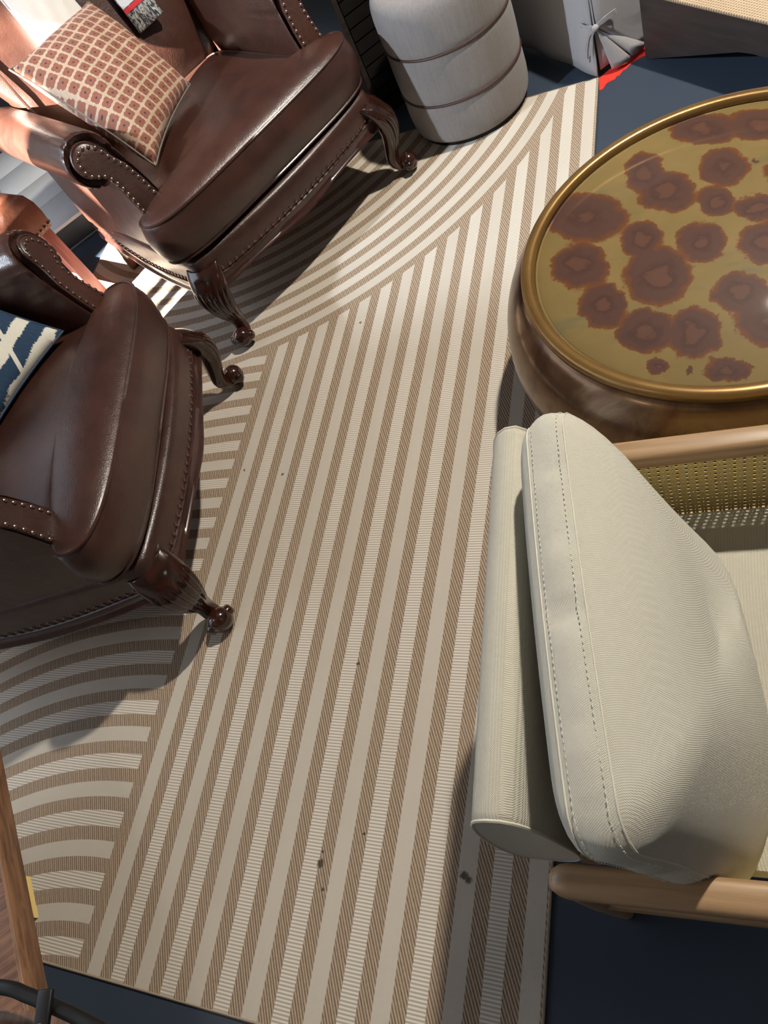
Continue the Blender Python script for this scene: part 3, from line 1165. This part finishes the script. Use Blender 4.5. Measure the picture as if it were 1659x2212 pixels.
def rounded_bar(p0, p1, w, h, n=20, end_round=True):
    """horizontal bar along x from p0 to p1 with an elliptical-rectangular section"""
    p0, p1 = Vector(p0), Vector(p1)
    d = (p1 - p0).normalized()
    side = Vector((-d.y, d.x, 0)).normalized()
    up = d.cross(side) * -1
    up = Vector((0, 0, 1)) if abs(d.z) < 0.5 else up
    rings = []
    L = (p1 - p0).length
    st = [(0.0, 0.30), (0.004, 0.62), (0.012, 0.86), (0.024, 1.0), (L * 0.5, 1.0), (L - 0.024, 1.0), (L - 0.012, 0.86), (L - 0.004, 0.62), (L, 0.30)] if end_round else [(0, 1), (L, 1)]
    for s_, k in st:
        c = p0 + d * s_
        r = []
        for j in range(n):
            a = 2 * PI * j / n
            ca, sa = math.cos(a), math.sin(a)
            r.append(c + side * (w / 2 * k * math.copysign(abs(ca) ** 0.6, ca)) + up * (h / 2 * k * math.copysign(abs(sa) ** 0.6, sa)))
        rings.append(r)
    return MB().loft(rings)


def taper_post(pts, rad, n=16):
    return MB().tube(pts, rad, n)


for yy, tagname in ((-0.040, 'near'), (0.560, 'far')):
    obj('arm_rail', rounded_bar((0.036, yy, 0.506), (0.66, yy, 0.506), 0.040, 0.034), 'ash_wood', lc)
    obj('seat_rail', rounded_bar((0.045, yy, 0.285), (0.645, yy, 0.285), 0.030, 0.045), 'ash_wood', lc)
    for xx, tilt in ((0.062, 0.0), (0.625, 0.0)):
        obj('leg', taper_post([(xx, yy, 0.495), (xx, yy, 0.28), (xx, yy, 0.0)], [0.019, 0.019, 0.013]), 'ash_wood', lc)
    cn = MB()
    pitch = 0.0137
    k = 0
    xx = 0.085
    while xx < 0.61:
        cn.box(xx - 0.0047, xx - 0.0004, yy - 0.0004, yy + 0.0004, 0.302, 0.492)
        cn.box(xx + 0.0004, xx + 0.0047, yy - 0.0004, yy + 0.0004, 0.302, 0.492)
        xx += pitch
    zz = 0.308
    while zz < 0.492:
        cn.box(0.078, 0.612, yy - 0.0003, yy + 0.0003, zz - 0.0034, zz + 0.0034)
        zz += 0.0115
    c_ = obj('cane_panel', cn, 'cane', lc, smooth=False)
    c_['kind'] = 'stuff'
obj('back_rail', rounded_bar((0.05, 0.004, 0.285), (0.05001, 0.556, 0.285), 0.030, 0.045, end_round=False), 'ash_wood', lc)
obj('front_rail', rounded_bar((0.62, -0.036, 0.285), (0.62001, 0.556, 0.285), 0.030, 0.045, end_round=False), 'ash_wood', lc)


def soft_box(x0, x1, y0, y1, z0, z1, r, crown):
    ol = []
    for cx_, cy_, a0 in ((x1 - r, y1 - r, 0), (x0 + r, y1 - r, 90), (x0 + r, y0 + r, 180), (x1 - r, y0 + r, 270)):
        for i in range(9):
            a = math.radians(a0 + i * 90 / 8)
            ol.append(Vector((cx_ + r * math.cos(a), cy_ + r * math.sin(a), 0)))
    ol = resample(ol, 96)
    c = Vector(((x0 + x1) / 2, (y0 + y1) / 2, 0))
    rings = []
    for k, z in ((0.9, z0 - 0.002), (0.985, z0), (1.0, z0 + 0.012), (1.006, (z0 + z1) / 2), (1.0, z1 - 0.012), (0.988, z1)):
        rings.append([Vector(((c + (p - c) * k).x, (c + (p - c) * k).y, z)) for p in ol])
    for k in (0.95, 0.88, 0.78, 0.64, 0.48, 0.30, 0.12):
        rings.append([Vector(((c + (p - c) * k).x, (c + (p - c) * k).y, z1 + crown * (1 - k ** 2.2))) for p in ol])
    return MB().loft(rings)


obj('seat_cushion', soft_box(0.055, 0.655, 0.002, 0.535, 0.300, 0.360, 0.03, 0.020), 'cream_rib', lc, angle=60)


# loose back cushion: its own thing
def back_cushion():
    tilt = math.radians(15)
    hdir = Vector((-math.sin(tilt), 0, math.cos(tilt)))
    ndir = Vector((math.cos(tilt), 0.115 * math.cos(tilt), math.sin(tilt))).normalized()
    ydir = Vector((-0.115, 1, 0)).normalized()
    base = Vector((0.198, 0.228, 0.376))
    t = thing('back_cushion', 'large plump cream back cushion with boxed edge leaning on the lounge chair', 'cushion', LP, LR)
    Wd, Hh, th = 0.525, 0.380, 0.050
    c0 = base + hdir * (Hh / 2)
    ol = []
    r = 0.042
    for cx_, cy_, a0 in ((Wd / 2 - r, Hh / 2 - r, 0), (-Wd / 2 + r, Hh / 2 - r, 90), (-Wd / 2 + r, -Hh / 2 + r, 180), (Wd / 2 - r, -Hh / 2 + r, 270)):
        for i in range(9):
            a = math.radians(a0 + i * 90 / 8)
            ol.append(Vector((cx_ + r * math.cos(a), cy_ + r * math.sin(a), 0)))
    # slightly pinched sides
    ol = [Vector((p.x * (1 - 0.03 * (1 - (2 * p.y / Hh) ** 2)), p.y * (1 + 0.05 * (1 - (2 * p.x / Wd) ** 2)), 0)) for p in resample(ol, 128)]

    def P(x, y, d):
        return c0 + ydir * x + hdir * y + ndir * d

    def wr(i):
        return 0.0030 * math.sin(i * 0.63) * math.sin(i * 0.21 + 0.7) - 0.0075 * max(0.0, math.sin(i * 0.86 + 0.6 * math.sin(i * 0.37))) ** 6
    ksf = (1.0, 0.985, 0.96, 0.92, 0.86, 0.78, 0.68, 0.56, 0.43, 0.30, 0.17, 0.05)
    front = [[P(p.x * k, p.y * k, th / 2 + 0.094 * (1 - k ** 2.4) ** 0.8 * (1 + 0.25 * (-p.y / Hh))) for p in ol] for k in ksf]
    back = [[P(p.x * k, p.y * k, -th / 2 - 0.052 * (1 - k ** 2.4) ** 0.6) for p in ol] for k in ksf]
    box = []
    for f in (0.0, 0.12, 0.3, 0.5, 0.7, 0.88, 1.0):
        bul = 0.007 * math.sin(PI * f)
        rg = []
        for i, p in enumerate(ol):
            nrm = p.normalized()
            w_ = wr(i) * math.sin(PI * f)
            rg.append(P(p.x + nrm.x * (bul + w_), p.y + nrm.y * (bul + w_), th / 2 - th * f))
        box.append(rg)
    obj('front_panel', MB().loft(front, True, False, True), 'cream', t, angle=60)
    obj('back_panel', MB().loft(back, True, False, True), 'cream', t, angle=60)
    bx = obj('boxing', MB().loft(box, True, False, False), 'cream', t, angle=60)
    for d in (th / 2, -th / 2):
        obj('seam', MB().tube([P(p.x, p.y, d) for p in ol], 0.0012, 6, True), 'thread', t)
        st = MB()
        rs = resample([P(p.x + p.normalized().x * 0.0045, p.y + p.normalized().y * 0.0045, d * 0.70) for p in ol], 480)
        for i in range(0, 480, 2):
            a, b = rs[i], rs[(i + 1) % 480]
            st.tube([a, b], 0.0006, 4)
        s_ = obj('stitching', st, 'thread', t)
        s_['kind'] = 'stuff'
    return t


back_cushion()

# ------------------------------------------------------------------ slip-covered chair with a bow (top right)
SC = Vector((-0.302, 2.535, 0))
dl = Vector((-0.65, 0.76, 0)).normalized()
dr = Vector((0.76, 0.65, 0)).normalized()
sk = thing('slipcovered_chair', 'grey slipcovered chair with a tied bow and pleat at the skirt corner', 'chair', SC + (dl + dr) * 0.3)


def skp(a, b, z, out=0.0):
    """a along left face from the corner, b along right face; out = outward"""
    return SC + dl * a + dr * b + Vector((0, 0, z)) - (dl + dr).normalized() * out - (SC + (dl + dr) * 0.3)


def sheet(rows, thick=0.004):
    n = len(rows[0])
    m = len(rows)
    vs = [p for r in rows for p in r]
    fs = [(i * n + j, i * n + j + 1, (i + 1) * n + j + 1, (i + 1) * n + j) for i in range(m - 1) for j in range(n - 1)]
    mb = MB().add(vs, fs)
    me = mb.mesh('sheet')
    bm = bmesh.new()
    bm.from_mesh(me)
    bmesh.ops.solidify(bm, geom=bm.faces[:], thickness=thick)
    bm.to_mesh(me)
    bm.free()
    me.polygons.foreach_set('use_smooth', [True] * len(me.polygons))
    return me


BOWZ = 0.165
S_L = 0.62
rows = []
for z in [0.010 + 0.03 * i for i in range(15)]:
    r = []
    for i in range(25):
        a = S_L * i / 24
        fl_ = 0.020 * (1 - z / 0.43) + 0.004 * math.sin(a * 31) * (1 - z / 0.43)
        r.append(skp(a, -fl_, z))
    rows.append(r)
obj('skirt', sheet(rows), 'slip_grey', sk)
rows = []
for z in [0.012 + 0.03 * i for i in range(15)]:
    r = []
    b0_ = 0.155 * max(0.0, (BOWZ - z) / BOWZ) if z < BOWZ else 0.0
    for i in range(25):
        b = b0_ + (S_L - b0_) * i / 24
        fl_ = 0.016 * (1 - z / 0.43) + 0.004 * math.sin(b * 29 + 1) * (1 - z / 0.43)
        r.append(skp(-fl_, b, z))
    rows.append(r)
obj('skirt', sheet(rows), 'slip_grey', sk)
# two pleats fanning out under the bow
for (b0_, b1_, o0, o1) in ((0.022, 0.092, 0.020, 0.034), (0.098, 0.165, 0.030, 0.012)):
    rows = []
    for i in range(9):
        f = i / 8
        z = 0.016 + (BOWZ - 0.02) * (1 - f)
        r = []
        for j in range(7):
            g = j / 6
            b = (b0_ + (b1_ - b0_) * g) * f
            bulge = 0.010 * math.sin(PI * g) * f
            r.append(skp(-0.004 - (o0 + (o1 - o0) * g) * f - bulge, b, z))
        rows.append(r)
    obj('pleat', sheet(rows, 0.003), 'slip_grey', sk)
obj('pleat_lining', sheet([[skp(0.004, b, z) for b in (0.0, 0.07, 0.14)] for z in (0.02, 0.09, BOWZ)], 0.003), 'slip_grey', sk)
obj('seam', MB().tube([skp(-0.004, -0.004, z) for z in (BOWZ, 0.25, 0.35, 0.43)], 0.003, 6), 'slip_grey', sk)
seat_c = [skp(0, 0, 0.43), skp(S_L, 0, 0.43), skp(S_L, S_L, 0.43), skp(0, S_L, 0.43)]
rings = []
cc = sum(seat_c, Vector()) / 4
for k, z in ((0.96, 0.40), (1.0, 0.425), (1.0, 0.45), (0.97, 0.475), (0.85, 0.49), (0.5, 0.50)):
    ring = []
    for i in range(4):
        for g in range(10):
            p = seat_c[i].lerp(seat_c[(i + 1) % 4], g / 10)
            q = cc + (p - cc) * k
            ring.append(Vector((q.x, q.y, z)))
    rings.append(ring)
obj('seat', MB().loft(rings), 'slip_grey', sk, angle=60)
mbk = MB()
rings = []
for z, k in ((0.46, 1.0), (0.80, 1.0), (0.88, 0.95), (0.90, 0.8)):
    ring = []
    for (a, b) in ((S_L, 0.02), (S_L, S_L - 0.02), (S_L - 0.10, S_L - 0.02), (S_L - 0.10, 0.02)):
        ring.append(skp(a, 0.31 + (b - 0.31) * k, z))
    rings.append(ring)
obj('backrest', bevel_mesh(mbk.loft(rings), 0.02, 3), 'slip_grey', sk)
# the bow: knot, two loops and two tails
kz = BOWZ + 0.002
kp = skp(-0.012, -0.006, kz)


def strap(pts, w=0.008, th=0.0022):
    pts = catmull(pts, 5)
    rings = []
    for i, p in enumerate(pts):
        d = (pts[min(i + 1, len(pts) - 1)] - pts[max(i - 1, 0)]).normalized()
        up = Vector((0, 0, 1))
        s_ = d.cross(up)
        if s_.length < 0.15:
            s_ = d.cross(Vector((dr.x, dr.y, 0.0)))
        s_.normalize()
        u_ = s_.cross(d).normalized()
        rings.append([p + u_ * (w / 2 * a) + s_ * (th / 2 * b) for a, b in ((-1, -1), (1, -1), (1, 1), (-1, 1))])
    return MB().loft(rings)


bow = obj('bow', MB().ball(kp, 0.011, 0.010, 0.010, 12, 8), 'slip_grey', sk)
obj('loop', strap([kp, skp(-0.022, 0.028, kz + 0.012), skp(-0.026, 0.062, kz + 0.014), skp(-0.018, 0.060, kz + 0.006), skp(-0.014, 0.026, kz + 0.002), kp], 0.012), 'slip_grey', bow)
obj('loop', strap([kp, skp(0.016, -0.022, kz + 0.006), skp(0.034, -0.026, kz + 0.012), skp(0.034, -0.018, kz + 0.0), skp(0.014, -0.014, kz - 0.003), kp], 0.010), 'slip_grey', bow)
obj('tail', strap([kp, skp(0.010, -0.024, kz - 0.025), skp(0.026, -0.030, kz - 0.060), skp(0.034, -0.034, kz - 0.095)], 0.006), 'slip_grey', bow)
obj('tail', strap([kp, skp(-0.004, -0.022, kz - 0.03), skp(0.004, -0.030, kz - 0.07), skp(0.006, -0.034, kz - 0.10)], 0.006), 'slip_grey', bow)

# red tape on the floor
tp = [px(u, v, 0.0) for u, v in ((1294, 170), (1310, 156), (1330, 140), (1352, 128), (1372, 108), (1390, 88), (1401, 92), (1399, 118), (1382, 126), (1364, 137), (1353, 149), (1346, 153), (1337, 164), (1333, 164), (1328, 172), (1318, 176), (1310, 181), (1303, 192), (1295, 196))]
tm_ = MB()
nT = len(tp)
tm_.add([(p.x, p.y, 0.0) for p in tp] + [(p.x, p.y, 0.0012) for p in tp],
        [tuple(range(nT, 2 * nT)), tuple(range(nT - 1, -1, -1))] + [(i, (i + 1) % nT, nT + (i + 1) % nT, nT + i) for i in range(nT)])
tag(obj('floor_tape', tm_, 'red_tape', smooth=False), 'torn strip of bright red tape on the floor by the rug corner', 'tape')

# ------------------------------------------------------------------ low dark bench with woven top (top right)
B0 = Vector((-0.165, 2.56, 0))
bd = Vector((0.68, -0.73, 0)).normalized()
bn = Vector((-bd.y, bd.x, 0))        # into the bench, away from the camera
bt = thing('low_bench', 'low dark wood bench with a woven straw-coloured top behind the drum table', 'bench', B0, math.atan2(bd.y, bd.x))
BL, BD, BH = 1.15, 0.55, 0.217
ap = MB()
vs = []
nb2 = 24
for i in range(nb2 + 1):
    x = BL * i / nb2
    zb_ = min(0.115, 0.285 * x) if x < BL / 2 else min(0.115, 0.285 * (BL - x))
    zb_ = max(0.0, zb_)
    vs.append((x, zb_))
for y0_, y1_ in ((0.0, 0.022),):
    rings = [[Vector((x, y0_, z0)), Vector((x, y1_, z0)), Vector((x, y1_, BH - 0.010)), Vector((x, y0_, BH - 0.010))] for x, z0 in vs]
    ap.loft(rings)
obj('apron', ap, 'dark_panel', bt, smooth=False)
ap2 = MB().loft([[Vector((x, BD - 0.022, z0)), Vector((x, BD, z0)), Vector((x, BD, BH - 0.010)), Vector((x, BD - 0.022, BH - 0.010))] for x, z0 in vs])
obj('apron', ap2, 'dark_panel', bt, smooth=False)
for x in (0.0, BL - 0.022):
    obj('end_panel', MB().box(x, x + 0.022, 0.022, BD - 0.022, 0.0, BH - 0.010), 'dark_panel', bt, smooth=False)


def woven_material():
    t = NT('woven_straw')
    c = t.coord()
    x, y, z = t.sep(c)
    a = t.math('ABSOLUTE', t.math('SINE', t.math('MULTIPLY', x, PI / 0.009)))
    b = t.math('ABSOLUTE', t.math('SINE', t.math('MULTIPLY', y, PI / 0.009)))
    g = t.math('MINIMUM', a, b)
    nz = t.noise(c, 60, 3, 0.6)
    col = t.mix(t.smooth(g, 0.1, 0.55), t.mix(nz, srgb(206, 184, 148), srgb(226, 206, 172)), srgb(150, 122, 96))
    t.set(color=col, rough=0.7)
    t.bump(t.math('SUBTRACT', 1.0, g), 0.5, 0.003)
    MAT['woven_straw'] = t.m


woven_material()
obj('woven_top', bevel_mesh(MB().box(-0.004, BL + 0.004, -0.004, BD + 0.004, BH - 0.010, BH), 0.003, 2), 'woven_straw', bt)
wc = tag(obj('bench_pad', soft_box(0.20, 0.75, 0.085, 0.50, BH + 0.003, BH + 0.05, 0.03, 0.015), 'white_cotton'), 'white seat pad lying on the woven bench top at the upper right corner', 'cushion')
wc.location = B0
wc.rotation_euler = (0, 0, math.atan2(bd.y, bd.x))

# ------------------------------------------------------------------ dark cabinet behind the pouf
K0 = px(826, 262)
kd = Vector((0.75, 0.66, 0)).normalized()
cb = thing('cabinet', 'black-brown slatted cabinet in shadow behind the grey pouf', 'cabinet', K0, math.atan2(kd.y, kd.x))
obj('body', MB().box(0.018, 0.42, 0.012, 0.40, 0.0, 0.80), 'black_cabinet', cb, smooth=False)
obj('side_panel', MB().box(0.0, 0.018, 0.0, 0.40, 0.0, 0.82), 'dark_panel', cb, smooth=False)
obj('side_panel', MB().box(0.42, 0.438, 0.0, 0.40, 0.0, 0.82), 'dark_panel', cb, smooth=False)
obj('top', MB().box(0.018, 0.42, 0.0, 0.40, 0.80, 0.82), 'black_cabinet', cb, smooth=False)
sm_ = MB().box(0.022, 0.416, 0.0, 0.012, 0.0, 0.040).mesh('slat', False)
sm_.materials.append(MAT['black_cabinet'])
for i in range(17):
    o = obj('slat', sm_, 'black_cabinet', cb)
    o.location = (0, 0, 0.02 + i * 0.046)

# ------------------------------------------------------------------ leather-seated stool between the armchairs (left)
Q0 = px(246, 640)
Q0.z = RUG_Z if Q0.x > RX0 else 0.0
qd = Vector((-0.92, 0.39, 0)).normalized()
qn = Vector((qd.y, -qd.x, 0))
if qn.y > 0:
    qn = -qn
SM = Matrix(((qd.x, qn.x, 0, Q0.x), (qd.y, qn.y, 0, Q0.y), (0, 0, 1, 0), (0, 0, 0, 1)))
stl = thing('leather_stool', 'sunlit tan leather stool with nailheads and square reddish wood legs, between the leather armchairs', 'stool', Q0)


def sq(a, b, z):
    return SM.to_3x3() @ Vector((a, b, z))


def sbox(a0, a1, b0, b1, z0, z1):
    mb = MB()
    vs = [sq(a, b, z) for a in (a0, a1) for b in (b0, b1) for z in (z0, z1)]
    return mb.add(vs, [(0, 1, 3, 2), (4, 6, 7, 5), (0, 4, 5, 1), (2, 3, 7, 6), (0, 2, 6, 4), (1, 5, 7, 3)])


SW, SD, LG = 0.50, 0.42, 0.046
for a in (0.0, SW - LG):
    for b in (0.0, SD - LG):
        obj('leg', bevel_mesh(sbox(a, a + LG, b, b + LG, 0.0, 0.37), 0.003, 2), 'red_wood', stl)
for b in (0.008, SD - LG + 0.008):
    obj('stretcher', bevel_mesh(sbox(LG, SW - LG, b, b + 0.03, 0.045, 0.085), 0.003, 2), 'red_wood', stl)
rings = []
for k, z in ((1.0, 0.350), (1.02, 0.372), (1.035, 0.41), (1.03, 0.45), (0.99, 0.485), (0.90, 0.505), (0.5, 0.515)):
    ring = []
    for i in range(4):
        cs = [(-0.008, -0.008), (SW + 0.008, -0.008), (SW + 0.008, SD + 0.008), (-0.008, SD + 0.008)]
        p, q = cs[i], cs[(i + 1) % 4]
        for g in range(12):
            f = g / 12
            x, y = p[0] + (q[0] - p[0]) * f, p[1] + (q[1] - p[1]) * f
            x, y = SW / 2 + (x - SW / 2) * k, SD / 2 + (y - SD / 2) * k
            ring.append(sq(x, y, z))
    rings.append(ring)
st_ = obj('seat', MB().loft(rings), 'leather_tan', stl, angle=55)
for i in range(4):
    cs = [(-0.014, -0.014), (SW + 0.014, -0.014), (SW + 0.014, SD + 0.014), (-0.014, SD + 0.014)]
    p, q = cs[i], cs[(i + 1) % 4]
    nr = [(0, -1), (1, 0), (0, 1), (-1, 0)][i]
    for g in range(22):
        f = (g + 0.5) / 22
        x, y = p[0] + (q[0] - p[0]) * f, p[1] + (q[1] - p[1]) * f
        nail(st_, sq(x, y, 0.366), sq(nr[0], nr[1], 0.0))

# ------------------------------------------------------------------ walnut table (lower left)
TZ = 0.27
ta = px(0, 1600, TZ)
tb_ = px(52, 2140, TZ)
ta = px(-44, 1600, TZ)
td = (tb_ - ta)
td.z = 0
td.normalize()
tnrm = Vector((td.y, -td.x, 0))
if tnrm.x > 0:
    tnrm = -tnrm
far = ta - td * 0.065
wt = thing('walnut_table', 'walnut table top with banded edge at the lower left', 'table', (far.x, far.y, 0.0068), math.atan2(td.y, td.x))
TM = Matrix(((td.x, tnrm.x, 0), (td.y, tnrm.y, 0), (0, 0, 1)))
side = 1 if (Vector((td.x, td.y, 0)).cross(tnrm)).z > 0 else -1


def wbox(a0, a1, b0, b1, z0, z1):
    return MB().box(a0, a1, min(side * b0, side * b1), max(side * b0, side * b1), z0, z1)


TL, TD, TT = 1.1, 0.65, 0.060
obj('top', bevel_mesh(wbox(0.0, TL, 0.0, TD, TZ - TT + 0.014, TZ), 0.002, 2), 'walnut', wt)
obj('edge_band', bevel_mesh(wbox(-0.003, TL + 0.003, -0.006, 0.016, TZ - TT, TZ - 0.001), 0.002, 2), 'walnut_edge', wt)
obj('edge_band', bevel_mesh(wbox(-0.003, TL + 0.003, TD - 0.016, TD + 0.006, TZ - TT, TZ - 0.001), 0.002, 2), 'walnut_edge', wt)
for a in (0.22, TL - 0.26):
    for b in (0.36, TD - 0.08):
        obj('leg', bevel_mesh(wbox(a, a + 0.045, b, b + 0.045, 0.0, TZ - TT + 0.014), 0.003, 2), 'walnut_edge', wt)
obj('inlay_strip', wbox(0.40, 0.49, -0.006, 0.010, TZ - TT - 0.012, TZ - TT), 'gold_strip', wt, smooth=False, label='pale gold strip on the edge')

# ------------------------------------------------------------------ black tubular chair back (bottom left corner)
ch = thing('metal_chair', 'black tubular metal chair with a brown wooden back at the bottom left corner', 'chair', (-0.72, -0.52, 0))
co = Vector((-0.72, -0.52, 0))
RZ = 0.80


def cp(u, v, z):
    return px(u, v, z) - co


hoop = [Vector((-0.26, 0.10, 0.46)), Vector((-0.27, 0.22, 0.62)), cp(-330, 2190, 0.72), cp(-160, 2128, RZ - 0.01), cp(0, 2132, RZ), cp(60, 2150, RZ), cp(115, 2173, RZ), cp(165, 2196, RZ), cp(230, 2232, RZ), cp(300, 2285, RZ - 0.02), Vector((0.24, 0.24, 0.64)), Vector((0.25, 0.10, 0.46))]
obj('back_hoop', MB().tube(catmull(hoop, 6), 0.0072, 12), 'black_metal', ch)
wb = []
for (u, v) in ((-260, 2240), (-120, 2195), (0, 2178), (70, 2180), (140, 2194), (200, 2215), (260, 2250)):
    a = cp(u, v, RZ - 0.035)
    a2 = cp(u, v + 8, RZ - 0.045)
    out_ = Vector((0.0, 1.0, 0.15)).normalized()
    dwn = Vector((0.0, -0.10, -0.16))
    wb.append([a, a - out_ * 0.014, a - out_ * 0.014 + dwn, a + dwn])
obj('back_panel', bevel_mesh(MB().loft(wb), 0.003, 2), 'walnut', ch)
br = cp(108, 2166, RZ + 0.002)
bdv = Vector((0.28, -0.96, 0))
bsd = Vector((0.96, 0.28, 0))
obj('bracket', bevel_mesh(MB().loft([[br + bdv * q + bsd * a + Vector((0, 0, h)) for a, h in ((-0.009, 0.010), (0.009, 0.010), (0.009, 0.004), (-0.009, 0.004))] for q in (-0.012, 0.030)]), 0.002, 2), 'black_metal', ch)
obj('screw', MB().ball(br + bdv * 0.021 + Vector((0, 0, 0.0105)), 0.0042, 0.0042, 0.003, 12, 8), 'screw_metal', ch)
obj('seat', soft_box(-0.23, 0.23, -0.28, 0.12, 0.43, 0.455, 0.05, 0.006), 'walnut', ch, angle=60)
for sx_ in (-1, 1):
    obj('leg', MB().tube([(sx_ * 0.21, 0.08, 0.44), (sx_ * 0.225, 0.11, 0.0)], 0.010, 12), 'black_metal', ch)
    obj('leg', MB().tube([(sx_ * 0.21, -0.24, 0.44), (sx_ * 0.225, -0.27, 0.0)], 0.010, 12), 'black_metal', ch)
